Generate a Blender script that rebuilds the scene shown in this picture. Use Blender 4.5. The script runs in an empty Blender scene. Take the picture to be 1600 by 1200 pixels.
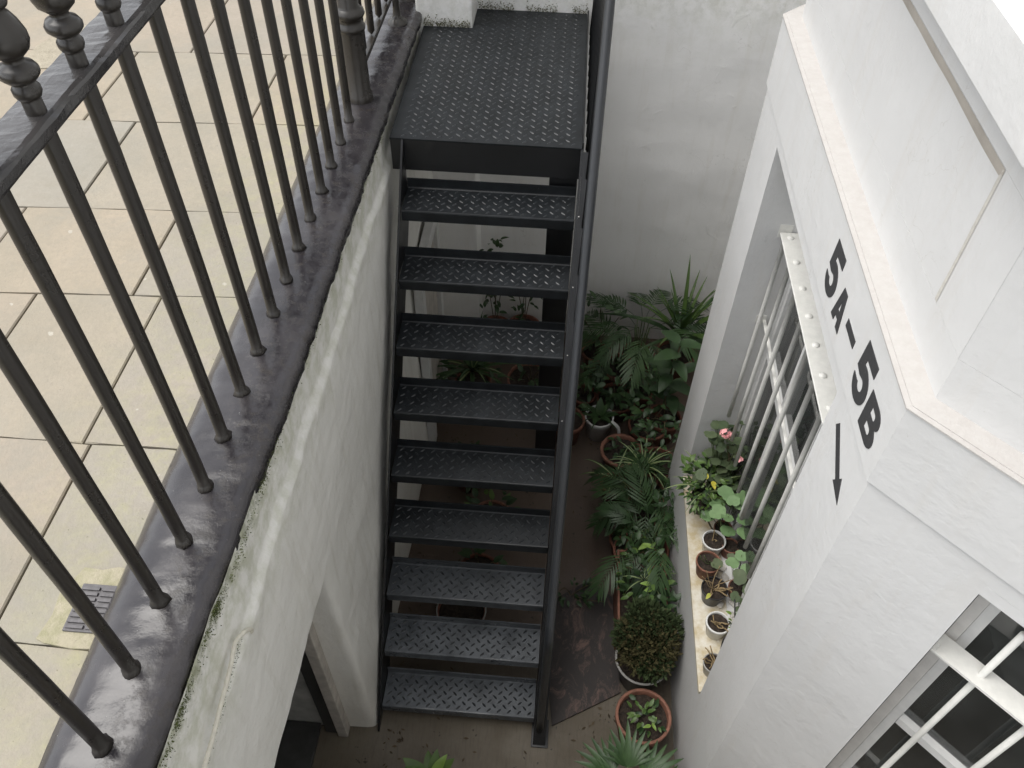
import bpy, bmesh, math, random
from math import sin, cos, pi, radians
from mathutils import Vector, Matrix, noise
random.seed(7)
S = bpy.context.scene
COL = S.collection

# ---------------------------------------------------------------- camera
cam = bpy.data.objects.new('camera', bpy.data.cameras.new('camera'))
COL.objects.link(cam)
S.camera = cam
cam.data.sensor_width = 36
cam.data.lens = 36 * 1303.5 / 1600
cam.data.clip_start = 0.05
cam.data.clip_end = 500
RW = ((0.996872, 0.066267, -0.043062), (0.078031, -0.739002, 0.669169), (0.012521, -0.670436, -0.741862))
M = Matrix.Identity(4)
for r in range(3):
    M[r][0] = RW[r][0]; M[r][1] = -RW[r][1]; M[r][2] = -RW[r][2]
M[2][3] = 2.0
cam.matrix_world = M

# ---------------------------------------------------------------- sky, sun, exposure
W = bpy.data.worlds.new('World'); S.world = W; W.use_nodes = True
nt = W.node_tree; nt.nodes.clear()
sky = nt.nodes.new('ShaderNodeTexSky'); sky.sky_type = 'NISHITA'; sky.sun_disc = False
SUN_EL, SUN_AZ = radians(64), radians(-92)      # azimuth measured from +Y towards +X
sky.sun_elevation = SUN_EL; sky.sun_rotation = SUN_AZ
sky.air_density = 1.0; sky.dust_density = 1.5; sky.ozone_density = 1.0
hs = nt.nodes.new('ShaderNodeHueSaturation'); hs.inputs['Saturation'].default_value = 0.16
bg = nt.nodes.new('ShaderNodeBackground'); bg.inputs['Strength'].default_value = 0.15
wo = nt.nodes.new('ShaderNodeOutputWorld')
nt.links.new(sky.outputs[0], hs.inputs['Color']); nt.links.new(hs.outputs[0], bg.inputs[0]); nt.links.new(bg.outputs[0], wo.inputs[0])
sun = bpy.data.objects.new('sun', bpy.data.lights.new('sun', 'SUN')); COL.objects.link(sun)
sun.data.energy = 1.5; sun.data.angle = radians(50); sun.data.color = (1.0, 0.96, 0.9)
sd = Vector((sin(SUN_AZ) * cos(SUN_EL), cos(SUN_AZ) * cos(SUN_EL), sin(SUN_EL)))
sun.rotation_euler = sd.to_track_quat('Z', 'Y').to_euler()
S.view_settings.view_transform = 'Standard'; S.view_settings.look = 'None'
S.view_settings.gamma = 1.0; S.view_settings.use_curve_mapping = False
S.view_settings.exposure = 0.93
S.cycles.max_bounces = 12; S.cycles.diffuse_bounces = 8; S.cycles.glossy_bounces = 4

# ---------------------------------------------------------------- materials
class NT:
    def __init__(s, name):
        s.m = bpy.data.materials.new(name); s.m.use_nodes = True
        s.t = s.m.node_tree; s.b = s.t.nodes['Principled BSDF']
        s.pos = s.t.nodes.new('ShaderNodeNewGeometry').outputs['Position']
    def n(s, kind, **kw):
        nd = s.t.nodes.new(kind)
        for k, v in kw.items():
            if hasattr(nd, k): setattr(nd, k, v)
            else: nd.inputs[k].default_value = v
        return nd
    def l(s, a, b): s.t.links.new(a, b)
    def noise(s, scale, detail=5, rough=.6, stretch=None, dist=0):
        nd = s.n('ShaderNodeTexNoise', Scale=scale, Detail=detail, Roughness=rough, Distortion=dist)
        if stretch:
            mp = s.n('ShaderNodeMapping'); mp.inputs['Scale'].default_value = stretch
            s.l(s.pos, mp.inputs[0]); s.l(mp.outputs[0], nd.inputs[0])
        else: s.l(s.pos, nd.inputs[0])
        return nd.outputs[0]
    def ramp(s, f, stops):
        r = s.n('ShaderNodeValToRGB'); e = r.color_ramp.elements
        e[0].position, e[0].color = stops[0][0], (*stops[0][1], 1)
        e[1].position, e[1].color = stops[1][0], (*stops[1][1], 1)
        for p, c in stops[2:]:
            q = e.new(p); q.color = (*c, 1)
        s.l(f, r.inputs[0]); return r.outputs[0]
    def fac(s, f, a, b, lo=0., hi=1.):
        m = s.n('ShaderNodeMapRange'); m.inputs[1].default_value = a; m.inputs[2].default_value = b
        m.inputs[3].default_value = lo; m.inputs[4].default_value = hi
        s.l(f, m.inputs[0]); return m.outputs[0]
    def mul(s, a, b, op='MULTIPLY'):
        m = s.n('ShaderNodeMath', operation=op)
        for i, v in enumerate((a, b)):
            if isinstance(v, (int, float)): m.inputs[i].default_value = v
            else: s.l(v, m.inputs[i])
        m.use_clamp = op in ('MULTIPLY',)
        return m.outputs[0]
    def mix(s, f, a, b):
        m = s.n('ShaderNodeMixRGB')
        if isinstance(f, (int, float)): m.inputs[0].default_value = f
        else: s.l(f, m.inputs[0])
        for i, v in ((1, a), (2, b)):
            if isinstance(v, tuple): m.inputs[i].default_value = (*v, 1)
            else: s.l(v, m.inputs[i])
        return m.outputs[0]
    def xyz(s):
        x = s.n('ShaderNodeSeparateXYZ'); s.l(s.pos, x.inputs[0]); return x.outputs
    def bump(s, f, strength=.4, dist=.01, prev=None):
        b = s.n('ShaderNodeBump', Strength=strength, Distance=dist); s.l(f, b.inputs['Height'])
        if prev is not None: s.l(prev, b.inputs['Normal'])
        return b.outputs[0]
    def fin(s, col=None, rough=None, nrm=None, **kw):
        if col is not None:
            if isinstance(col, tuple): s.b.inputs['Base Color'].default_value = (*col, 1)
            else: s.l(col, s.b.inputs['Base Color'])
        if rough is not None:
            if isinstance(rough, float): s.b.inputs['Roughness'].default_value = rough
            else: s.l(rough, s.b.inputs['Roughness'])
        if nrm is not None: s.l(nrm, s.b.inputs['Normal'])
        for k, v in kw.items(): s.b.inputs[k].default_value = v
        return s.m

def white_paint(name, base=(.74, .74, .73), algae=0., pits=.5, stains=.35, warm=(.62, .6, .54), relief=1.):
    s = NT(name)
    big = s.noise(2.3, 5, .6); streak = s.noise(3, 6, .65, (6, 6, .7)); fine = s.noise(60, 4, .7); mid = s.noise(14, 6, .65)
    c = s.mix(s.fac(big, .35, .7, 0, stains), base, tuple(v * .86 for v in base))
    c = s.mix(s.mul(s.fac(streak, .52, .78), stains), c, warm)
    spots = s.noise(85, 3, .55)
    c = s.mix(s.mul(s.fac(spots, .73, .78), .55 * pits), c, (.35, .33, .28))
    if algae:
        z = s.xyz()[2]
        band = s.mul(s.fac(z, -.30, .08), s.fac(mid, .42, .60))
        c = s.mix(s.mul(band, algae), c, (.36, .38, .22))
        tight = s.mul(s.fac(z, -.02, .10), s.fac(s.noise(26, 5, .7), .45, .60))
        c = s.mix(s.mul(tight, algae), c, (.11, .13, .035))
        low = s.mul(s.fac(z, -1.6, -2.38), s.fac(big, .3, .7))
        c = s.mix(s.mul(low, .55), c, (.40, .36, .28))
    crack = s.n('ShaderNodeTexVoronoi', Scale=1.7); crack.feature = 'DISTANCE_TO_EDGE'
    wv = s.n('ShaderNodeVectorMath', operation='ADD'); wn = s.n('ShaderNodeTexNoise', Scale=3.0, Detail=5.0); s.l(s.pos, wn.inputs[0]); s.l(s.pos, wv.inputs[0]); s.l(wn.outputs[1], wv.inputs[1]); s.l(wv.outputs[0], crack.inputs[0])
    cl = s.mul(s.fac(crack.outputs[0], .0035, .0, 0, 1), s.fac(s.noise(1.9, 3, .5), .52, .60))
    c = s.mix(s.mul(cl, .35), c, (.40, .38, .34))
    n = s.bump(big, .5 * relief, .03); n = s.bump(mid, .35 * relief, .012, n); n = s.bump(fine, .16, .004, n)
    dent = s.fac(s.noise(7, 2, .5, (1, 1, 1), 1.5), .68, .74)
    n = s.bump(dent, .25 * pits, .006, n)
    return s.fin(c, .62, n, **{'Specular IOR Level': .3})

def black_gloss(name, base=(.018, .017, .017), rough=(.12, .42), lump=.6, lscale=28, chips=True):
    s = NT(name)
    a = s.noise(lscale, 5, .6); b = s.noise(lscale * 3.5, 4, .6); c0 = s.noise(5, 4, .6)
    c = s.mix(s.fac(c0, .4, .7, 0, .8), base, tuple(v * (2.0 if chips else 1.35) for v in base))
    if chips:
        c = s.mix(s.mul(s.fac(s.noise(150, 2, .5), .76, .79), .7), c, (.35, .35, .33))
    r = s.fac(a, .35, .7, rough[0], rough[1])
    n = s.bump(a, lump, .006); n = s.bump(b, lump * .35, .002, n)
    return s.fin(c, r, n, **{'Specular IOR Level': .65})

def simple(name, col, rough=.6, scale=30, amt=.25, bump=.2, dist=.003, **kw):
    s = NT(name); f = s.noise(scale, 5, .6)
    c = s.mix(s.fac(f, .3, .7), tuple(v * (1 - amt) for v in col), tuple(min(1, v * (1 + amt)) for v in col))
    n = s.bump(f, bump, dist)
    return s.fin(c, rough, n, **kw)

def leaf_mat(name, col, col2, rough=.42, stripe=None):
    s = NT(name)
    oi = s.n('ShaderNodeObjectInfo').outputs['Random']
    c = s.mix(oi, col, col2)
    c = s.mix(s.fac(s.noise(22, 3, .6), .35, .7, 0, .5), c, tuple(v * .6 for v in col))
    if stripe:
        at = s.n('ShaderNodeTexCoord').outputs['UV']
        sx = s.n('ShaderNodeSeparateXYZ'); s.l(at, sx.inputs[0])
        d = s.mul(s.mul(sx.outputs[0], .5, 'SUBTRACT'), 0, 'ADD')
        ab = s.n('ShaderNodeMath', operation='ABSOLUTE'); s.l(d, ab.inputs[0])
        c = s.mix(s.fac(ab.outputs[0], .16, .26), stripe, c)
    return s.fin(c, rough, None, **{'Specular IOR Level': .35, 'Subsurface Weight': 0.0})

MAT = {}
MAT['white_house'] = white_paint('white_house_paint', (.605, .605, .60), 0, .45, .38, (.54, .515, .475), .5)
MAT['white_cant'] = MAT['white_house']
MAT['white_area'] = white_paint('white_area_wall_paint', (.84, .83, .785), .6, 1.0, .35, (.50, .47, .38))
MAT['white_back'] = white_paint('white_back_wall_paint', (.86, .855, .84), .12, .7, .35, (.66, .63, .56), .4)
MAT['ledge'] = (lambda s: s.fin(s.mix(s.fac(s.noise(30, 6, .75), .3, .75), (.48, .465, .445), (.425, .40, .38)), .75,
                s.bump(s.noise(70, 5, .7), .5, .004)))(NT('ledge_paint_dirty'))
MAT['coping'] = black_gloss('black_coping_paint', (.022, .020, .023), (.09, .38), .36, 11)
def coping_mat():
    s = NT('black_coping_paint')
    a = s.noise(10, 5, .6); b = s.noise(24, 7, .8); x = s.xyz()[0]
    crust = s.mul(s.fac(b, .50, .66, 0, .8), s.fac(s.mul(x, s.mul(s.noise(4, 3, .5), .12, 'MULTIPLY'), 'SUBTRACT'), -1.00, -.95))
    c = s.mix(s.fac(s.noise(5, 4, .6), .4, .7, 0, .8), (.022, .020, .023), (.045, .041, .044))
    c = s.mix(crust, c, (.030, .024, .019))
    c = s.mix(s.mul(s.fac(s.noise(120, 2, .5), .77, .79), .7), c, (.4, .4, .38))
    r = s.mul(s.fac(a, .35, .7, .09, .34), s.mul(crust, .28, 'MULTIPLY'), 'ADD')
    n = s.bump(a, .32, .006); n = s.bump(b, .12, .003, n); n = s.bump(crust, .12, .003, n)
    return s.fin(c, r, n, **{'Specular IOR Level': .65})
MAT['coping'] = coping_mat()
MAT['iron'] = black_gloss('black_railing_paint', (.020, .017, .014), (.26, .38), .10, 22, False)
MAT['iron_top'] = black_gloss('black_top_rail_paint', (.035, .033, .033), (.10, .28), .35, 30)
MAT['steel'] = black_gloss('black_stair_paint', (.007, .0075, .0085), (.34, .46), .08, 9, False)
def tread_mat():
    s = NT('black_chequer_plate_paint')
    wet = s.fac(s.noise(3.6, 5, .6), .42, .60)
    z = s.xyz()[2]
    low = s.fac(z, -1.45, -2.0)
    wear = s.noise(11, 6, .7)
    c = s.mix(s.fac(wear, .4, .7), (.010, .0115, .013), (.020, .023, .026))
    c = s.mix(s.mul(low, s.fac(s.noise(8, 6, .7), .30, .60, .35, 1.0)), c, (.115, .125, .137))  # lower treads paler: wet sky sheen put into the base colour
    c = s.mix(s.mul(s.fac(s.noise(170, 2, .5), .80, .81), .8), c, (.4, .4, .38))
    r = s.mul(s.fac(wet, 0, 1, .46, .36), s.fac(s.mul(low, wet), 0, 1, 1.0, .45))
    return s.fin(c, r, s.bump(s.noise(90, 4, .6), .05, .001), **{'Specular IOR Level': .32})
MAT['lug'] = simple('lighter_raised_pattern_paint', (.022, .025, .028), .30, 60, .3, .1, .001, **{'Specular IOR Level': .5})  # raised pattern a little lighter than the plate
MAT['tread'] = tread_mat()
MAT['handrail'] = black_gloss('grey_black_handrail_paint', (.016, .018, .021), (.34, .42), .05, 30, False)
MAT['dirt_shade_paint'] = simple('brown_dirt_shade', (.37, .34, .30), .9, 8, .15, .1, .001)
MAT['white_metal'] = simple('white_grille_paint', (.67, .665, .63), .42, 40, .07, .2, .002)
MAT['white_wood'] = simple('white_window_wood', (.66, .66, .65), .45, 25, .06, .3, .002)
MAT['white_wood_warm'] = simple('white_window_frame_wood', (.58, .565, .54), .5, 25, .08, .3, .002)
MAT['letter'] = (lambda s: s.fin(s.mix(s.fac(s.noise(90, 5, .7), .60, .74, 0, .45), (.042, .042, .044), (.22, .22, .22)), .55, s.bump(s.noise(60, 4, .7), .2, .003)))(NT('black_letter_paint'))
MAT['terracotta'] = simple('terracotta', (.205, .092, .06), .75, 35, .3, .3, .002)
MAT['terracotta_dark'] = simple('terracotta_damp', (.16, .062, .038), .7, 35, .35, .3, .002)
MAT['white_plastic'] = simple('white_plastic_pot', (.62, .62, .60), .4, 40, .08, .1, .001)
MAT['grey_plastic'] = simple('grey_plastic_pot', (.38, .37, .35), .5, 40, .1, .1, .001)
MAT['black_plastic'] = simple('black_plastic_pot', (.018, .018, .019), .4, 40, .2, .1, .001)
MAT['soil'] = simple('potting_soil', (.030, .021, .015), .95, 60, .6, 1.0, .012)
MAT['pebble'] = simple('pale_pebble', (.52, .50, .46), .8, 30, .2, .4, .004)
MAT['cable'] = simple('cream_cable', (.66, .63, .54), .6, 60, .1, .1, .001)
MAT['stem'] = simple('plant_stem', (.075, .06, .03), .8, 60, .3, .2, .001)
MAT['greenstem'] = simple('green_stem', (.07, .10, .035), .6, 60, .3, .2, .001)
MAT['dry'] = simple('dried_stalks', (.26, .19, .10), .85, 50, .35, .2, .001)
MAT['rust'] = (lambda s: s.fin(s.mix(s.fac(s.noise(6, 8, .8, (2, 1, 1), 1.2), .50, .66), (.038, .032, .030), (.17, .11, .09)), .72,
               s.bump(s.noise(30, 5, .7), .5, .004)))(NT('rusty_dark_sheet'))
MAT['grate'] = simple('iron_grate', (.10, .095, .10), .55, 60, .3, .3, .002)
MAT['mortar'] = (lambda s: s.fin(s.mix(s.fac(s.noise(22, 6, .7), .4, .62), (.37, .335, .245), (.29, .275, .175)), .9,
                 s.bump(s.noise(60, 5, .7), .8, .006)))(NT('mossy_mortar'))
MAT['dark_room'] = simple('dark_room_paint', (.40, .40, .38), .9, 8, .3, .1)
MAT['dark_door'] = simple('dark_grey_door_paint', (.045, .045, .043), .5, 12, .3, .2)
MAT['door_frame'] = simple('weathered_frame_wood', (.44, .41, .37), .7, 14, .25, .4, .003)

def glass():
    s = NT('window_glass'); t = s.t
    for n_ in list(t.nodes):
        if n_.type == 'BSDF_PRINCIPLED': t.nodes.remove(n_)
    out = [n_ for n_ in t.nodes if n_.type == 'OUTPUT_MATERIAL'][0]
    tr = t.nodes.new('ShaderNodeBsdfTransparent'); tr.inputs[0].default_value = (.75, .78, .77, 1)
    gl = t.nodes.new('ShaderNodeBsdfGlossy'); gl.inputs['Roughness'].default_value = .02
    fr = t.nodes.new('ShaderNodeFresnel'); fr.inputs[0].default_value = 1.8
    mx = t.nodes.new('ShaderNodeMixShader')
    bp = t.nodes.new('ShaderNodeBump'); bp.inputs['Strength'].default_value = .15; bp.inputs['Distance'].default_value = .004
    nz = t.nodes.new('ShaderNodeTexNoise'); nz.inputs['Scale'].default_value = 5; t.links.new(s.pos, nz.inputs[0])
    t.links.new(nz.outputs[0], bp.inputs['Height']); t.links.new(bp.outputs[0], gl.inputs['Normal'])
    t.links.new(fr.outputs[0], mx.inputs[0]); t.links.new(tr.outputs[0], mx.inputs[1]); t.links.new(gl.outputs[0], mx.inputs[2])
    df = t.nodes.new('ShaderNodeBsdfDiffuse'); df.inputs[0].default_value = (.36, .38, .37, 1)  # diffuse grime film also greys the panes in place of missing reflections
    m2 = t.nodes.new('ShaderNodeMixShader'); gn = t.nodes.new('ShaderNodeTexNoise'); gn.inputs['Scale'].default_value = 4; t.links.new(s.pos, gn.inputs[0])
    mr = t.nodes.new('ShaderNodeMapRange'); mr.inputs[1].default_value = .3; mr.inputs[2].default_value = .7; mr.inputs[3].default_value = .045; mr.inputs[4].default_value = .13
    t.links.new(gn.outputs[0], mr.inputs[0]); t.links.new(mr.outputs[0], m2.inputs[0]); t.links.new(mx.outputs[0], m2.inputs[1]); t.links.new(df.outputs[0], m2.inputs[2])
    t.links.new(m2.outputs[0], out.inputs[0]); return s.m
MAT['glass'] = glass()

def slab_mat():
    s = NT('sandstone_paving')
    oi = s.n('ShaderNodeObjectInfo').outputs['Random']
    c = s.ramp(oi, [(0, (.335, .30, .24)), (1, (.30, .29, .25)), (.33, (.37, .305, .225)), (.66, (.345, .29, .235))])
    big = s.noise(3.2, 6, .6); mid = s.noise(13, 6, .7); fine = s.noise(120, 3, .6)
    c = s.mix(s.fac(big, .35, .68, 0, .5), c, (.27, .25, .20))
    x = s.xyz()[0]
    moss = s.mul(s.fac(x, -1.55, -1.12), s.fac(mid, .42, .66, 0, .55))
    c = s.mix(moss, c, (.37, .36, .18))
    c = s.mix(s.mul(s.fac(s.noise(6, 6, .75), .52, .7), .35), c, (.25, .22, .165))
    c = s.mix(s.fac(fine, .60, .72, 0, .25), c, (.16, .14, .11))
    c = s.mix(s.mul(s.fac(s.noise(24, 2, .4), .75, .765), .5), c, (.60, .57, .50))
    c = s.mix(s.fac(s.noise(45, 6, .8), .35, .7, 0, .5), c, (.235, .215, .175))
    c = s.mix(s.fac(s.noise(1.6, 8, .75, None, .6), .45, .62, 0, .45), c, (.25, .24, .205))
    c = s.mix(s.mul(s.fac(s.noise(70, 3, .6), .68, .74), s.fac(x, -1.9, -1.1)), c, (.12, .115, .07))
    n = s.bump(mid, .5, .008); n = s.bump(fine, .3, .003, n)
    return s.fin(c, s.fac(big, .3, .7, .5, .8), n, **{'Specular IOR Level': .3})
MAT['slab'] = slab_mat()
MAT['joint'] = simple('paving_joint', (.15, .14, .085), .95, 40, .4, .5, .004)
MAT['asphalt'] = simple('asphalt', (.05, .05, .05), .85, 90, .3, .5, .004)
MAT['kerb'] = simple('granite_kerb', (.30, .29, .27), .75, 60, .2, .3, .003)
def floor_mat():
    s = NT('damp_concrete_floor')
    a = s.noise(2.2, 6, .65); b = s.noise(25, 5, .7); grain = s.noise(9, 5, .6, (9, 1, 1))
    x, y = s.xyz()[0], s.xyz()[1]
    c = s.ramp(a, [(.3, (.095, .078, .054)), (.7, (.145, .125, .092)), (.5, (.115, .095, .068))])
    red = s.mul(s.fac(y, 1.7, 2.2), s.fac(a, .2, .8, .5, .95))
    c = s.mix(red, c, (.080, .050, .036))
    c = s.mix(s.fac(grain, .5, .7, 0, .45), c, (.07, .055, .04))
    c = s.mix(s.mul(s.fac(s.noise(30, 3, .5), .70, .73), .8), c, (.02, .016, .012))
    n = s.bump(b, .35, .005); n = s.bump(grain, .3, .003, n)
    return s.fin(c, s.fac(a, .35, .7, .75, .4), n)
MAT['floor'] = floor_mat()

MAT['leaf_dark'] = leaf_mat('leaf_dark_green', (.020, .045, .015), (.032, .070, .022))
MAT['leaf_palm'] = leaf_mat('leaf_palm_green', (.028, .060, .020), (.045, .088, .028))
MAT['leaf_mid'] = leaf_mat('leaf_mid_green', (.060, .115, .026), (.095, .155, .038))
MAT['leaf_pale'] = leaf_mat('leaf_pale_green', (.13, .22, .095), (.17, .27, .12), .6)
MAT['leaf_ger'] = leaf_mat('leaf_geranium_green', (.060, .095, .045), (.10, .125, .065), .6)
MAT['leaf_yel'] = leaf_mat('leaf_yellow', (.45, .40, .05), (.38, .42, .08))
MAT['leaf_lime'] = leaf_mat('leaf_lime_green', (.16, .26, .05), (.22, .34, .07))
MAT['leaf_stripe'] = leaf_mat('leaf_striped', (.045, .105, .03), (.06, .12, .035), .45, (.24, .27, .13))
MAT['leaf_brown'] = leaf_mat('leaf_brown_green', (.048, .060, .020), (.080, .064, .026), .8)
MAT['leaf_heath'] = leaf_mat('leaf_heath_green', (.035, .055, .018), (.06, .08, .03), .8)
MAT['petal'] = simple('pink_petal', (.85, .40, .41), .6, 60, .2, .1, .001)

# ---------------------------------------------------------------- mesh helpers
def mesh_obj(name, bm, mat, parent=None, smooth=False, kind=None):
    me = bpy.data.meshes.new(name)
    bmesh.ops.recalc_face_normals(bm, faces=bm.faces)
    bm.to_mesh(me); bm.free()
    for m in (mat if isinstance(mat, (list, tuple)) else [mat]): me.materials.append(m)
    if smooth: me.polygons.foreach_set('use_smooth', [True] * len(me.polygons))
    return link(name, me, parent, kind)
def link(name, me, parent=None, kind=None):
    o = bpy.data.objects.new(name, me); COL.objects.link(o)
    if parent is not None: o.parent = parent
    if kind: o['kind'] = kind
    return o
def thing(name, label, cat, loc=(0, 0, 0), rz=0, group=None):
    o = bpy.data.objects.new(name, None); COL.objects.link(o); o.empty_display_size = .1
    o.location = loc; o.rotation_euler = (0, 0, rz); o['label'] = label; o['category'] = cat
    if group: o['group'] = group
    return o
def tag(o, label, cat, group=None):
    o['label'] = label; o['category'] = cat
    if group: o['group'] = group
    return o
def bevel(bm, w, seg=2, vert=False):
    es = [e for e in bm.edges if (not vert or abs(e.verts[0].co.z - e.verts[1].co.z) > .05) and len(e.link_faces) == 2 and e.calc_face_angle(0) > .5]
    bmesh.ops.bevel(bm, geom=es, offset=w, segments=seg, affect='EDGES', profile=.6)
def box(bm, a, b, M_=None):
    v = bmesh.ops.create_cube(bm, size=1)['verts']
    for q in v:
        q.co = Vector([a[i] + (q.co[i] + .5) * (b[i] - a[i]) for i in range(3)])
        if M_ is not None: q.co = M_ @ q.co
    return v
def boxo(name, a, b, mat, parent=None, bev=0, M_=None, kind=None):
    bm = bmesh.new(); box(bm, a, b, M_)
    if bev: bevel(bm, bev)
    return mesh_obj(name, bm, mat, parent, kind=kind)
def prism(bm, poly, z0, z1, zf=None):
    lo = [bm.verts.new((x, y, z0)) for x, y in poly]
    hi = [bm.verts.new((x, y, z1)) for x, y in poly]
    n = len(poly)
    bm.faces.new(lo); bm.faces.new(hi)
    for i in range(n): bm.faces.new((lo[i], lo[(i + 1) % n], hi[(i + 1) % n], hi[i]))
def tube(bm, pts, r, seg=8, cap=True):
    rr = r if isinstance(r, (list, tuple)) else [r] * len(pts)
    rings = []
    pts = [Vector(p) for p in pts]
    up = None
    for i, p in enumerate(pts):
        d = (pts[min(i + 1, len(pts) - 1)] - pts[max(i - 1, 0)]).normalized()
        if up is None:
            up = Vector((0, 0, 1)) if abs(d.z) < .9 else Vector((0, 1, 0))
        u = (up - d * up.dot(d)).normalized(); up = u
        w = d.cross(u)
        rings.append([bm.verts.new(p + (u * cos(2 * pi * k / seg) + w * sin(2 * pi * k / seg)) * rr[i]) for k in range(seg)])
    for a, b in zip(rings, rings[1:]):
        for k in range(seg): bm.faces.new((a[k], a[(k + 1) % seg], b[(k + 1) % seg], b[k]))
    if cap: bm.faces.new(rings[0]); bm.faces.new(rings[-1])
def lathe(bm, prof, seg=20, M_=None):
    rings = []
    for r, z in prof:
        if r < 1e-5: ring = [bm.verts.new((0, 0, z))]
        else: ring = [bm.verts.new((r * cos(2 * pi * k / seg), r * sin(2 * pi * k / seg), z)) for k in range(seg)]
        if M_ is not None:
            for v in ring: v.co = M_ @ v.co
        rings.append(ring)
    for a, b in zip(rings, rings[1:]):
        for k in range(seg):
            k2 = (k + 1) % seg
            if len(a) == 1 and len(b) == 1: continue
            if len(a) == 1: bm.faces.new((a[0], b[k], b[k2]))
            elif len(b) == 1: bm.faces.new((a[k], a[k2], b[0]))
            else: bm.faces.new((a[k], a[k2], b[k2], b[k]))
def nz(x, y, z, s): return noise.noise(Vector((x * s, y * s, z * s)))
def fbm(x, y, z, s, o=4): return noise.fractal(Vector((x * s, y * s, z * s)), 1.0, 2.0, o)

FZ = -2.32     # area floor level

# ================================================================ GROUND, STREET
def sheet(name, x0, x1, y0, y1, z, mat, kind='structure'):
    bm = bmesh.new(); box(bm, (x0, y0, z - .1), (x1, y1, z)); return mesh_obj(name, bm, mat, kind=kind)
pave = sheet('pavement', -4.3, -1.06, -12, 30, -.022, MAT['joint'])
boxo('kerb', (-4.45, -12, -.25), (-4.302, 30, -.004), MAT['kerb'], None, .01, kind='structure')
sheet('road', -60, -4.452, -60, 90, -.13, MAT['asphalt'])
def ground_piece(x0, x1, y0, y1):
    return boxo('ground', (x0, y0, -.30), (x1, y1, -.14), MAT['asphalt'], kind='structure')
ground_piece(-4.44, 60, 30.01, 90); ground_piece(-4.44, 60, -60, -12.01)
floor = sheet('area_floor', -3.2, 3.0, -3.0, 8.0, FZ, MAT['floor'])

rows = [(-.55, -.03, .05), (-.03, .39, .0), (.39, .82, .0), (.82, 1.45, .005), (1.45, 2.10, .0), (2.10, 2.60, .06), (2.60, 3.25, .055), (3.25, 3.90, .06), (3.90, 4.55, .06), (4.55, 5.2, .06), (5.2, 5.9, .06), (5.9, 6.6, .06), (6.6, 7.3, .06), (7.3, 8.0, .06)]
joints = {3: [-1.36, -2.05, -2.8], 4: [-1.385, -1.83, -2.5, -3.2], 5: [-1.49, -2.1, -2.75], 6: [-1.915, -2.6, -3.3], 7: [-1.41, -2.15, -2.75, -3.4], 8: [-1.89, -2.45, -3.1], 2: [-1.55, -2.2, -2.9], 1: [-1.4, -2.0], 9: [-1.5, -2.2, -2.9], 10: [-1.8, -2.5, -3.2], 11: [-1.45, -2.1, -2.8], 12: [-1.8, -2.6], 13: [-1.5, -2.2, -3.0], 0: [-1.7, -2.5]}
random.seed(3)
for i, (y0, y1, sl) in enumerate(rows):
    xs = [-1.06] + joints.get(i, []) + [-4.298]
    sl0 = rows[i][2]; sl1 = rows[min(i + 1, len(rows) - 1)][2]
    for xa, xb in zip(xs, xs[1:]):
        g = .0036
        n = 14
        def yy(yb, s_, x): return yb + s_ * (x + 1.6)
        bm = bmesh.new(); n = 5
        A = []; j = [random.uniform(-.006, .006) for _ in range(4)]; lift = random.uniform(-.003, .003)
        pts = []
        for k in range(n + 1):
            t = k / n; x = xa - g + (xb + g - xa + g) * t + 0
            pts.append((x, yy(y0, sl0, x) + g * .7 + .0035 * nz(x, y0, 0, 9) + .0025 * nz(x, y0, 4, 31)))
        for k in range(n + 1):
            t = 1 - k / n; x = xa - g + (xb + g - xa + g) * t
            pts.append((x, yy(y1, sl1, x) - g * .7 + .0035 * nz(x, y1, 3, 9) + .0025 * nz(x, y1, 7, 31)))
        prism(bm, pts, -.03, 0)
        for v in bm.verts:
            if v.co.z > -.01: v.co.z = lift * .5
        fs = [f for f in bm.faces if all(v.co.z > -.01 for v in f.verts)]
        bmesh.ops.bevel(bm, geom=[e for f in fs for e in f.edges], offset=.004, segments=1, affect='EDGES')
        mesh_obj('paving_slab', bm, MAT['slab'], pave)
# chipped patch repair
bm = bmesh.new(); prism(bm, [(-2.665, 3.75), (-2.67, 3.871), (-2.628, 3.973), (-2.59, 4.078), (-2.505, 4.116), (-2.33, 3.99), (-2.296, 3.842), (-2.263, 3.701), (-2.41, 3.673), (-2.569, 3.644)], -.012, .0045); mesh_obj('mortar_patch', bm, (lambda s: s.fin(s.mix(s.fac(s.noise(24, 6, .8), .35, .65), (.42, .375, .29), (.31, .275, .21)), .9, s.bump(s.noise(50, 5, .75), 1.0, .010)))(NT('rough_patch_mortar')), pave)
# drain grate set in mossy mortar
bm = bmesh.new(); prism(bm, [(-1.06, .822), (-1.14, .817), (-1.215, .826), (-1.238, .835), (-1.226, .90), (-1.234, .97), (-1.213, 1.01), (-1.20, 1.04), (-1.15, 1.036), (-1.11, 1.048), (-1.06, 1.042)], -.012, .0055); mesh_obj('mortar_patch', bm, MAT['mortar'], pave)
dg = thing('drain_grate', 'small grey slotted iron drain grate in mossy mortar beside the black kerb', 'drain cover', (-1.125, .925, .004))
boxo('grate_frame', (-.055, -.066, 0), (.055, .066, .008), MAT['grate'], dg, .002)
for j in range(2):
    for k in range(8):
        boxo('grate_rib', (-.050 + j * .053, -.060 + k * .0152, .0085), (-.050 + j * .053 + .047, -.060 + k * .0152 + .0095, .0135), MAT['grate'], dg, .0015)

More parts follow.
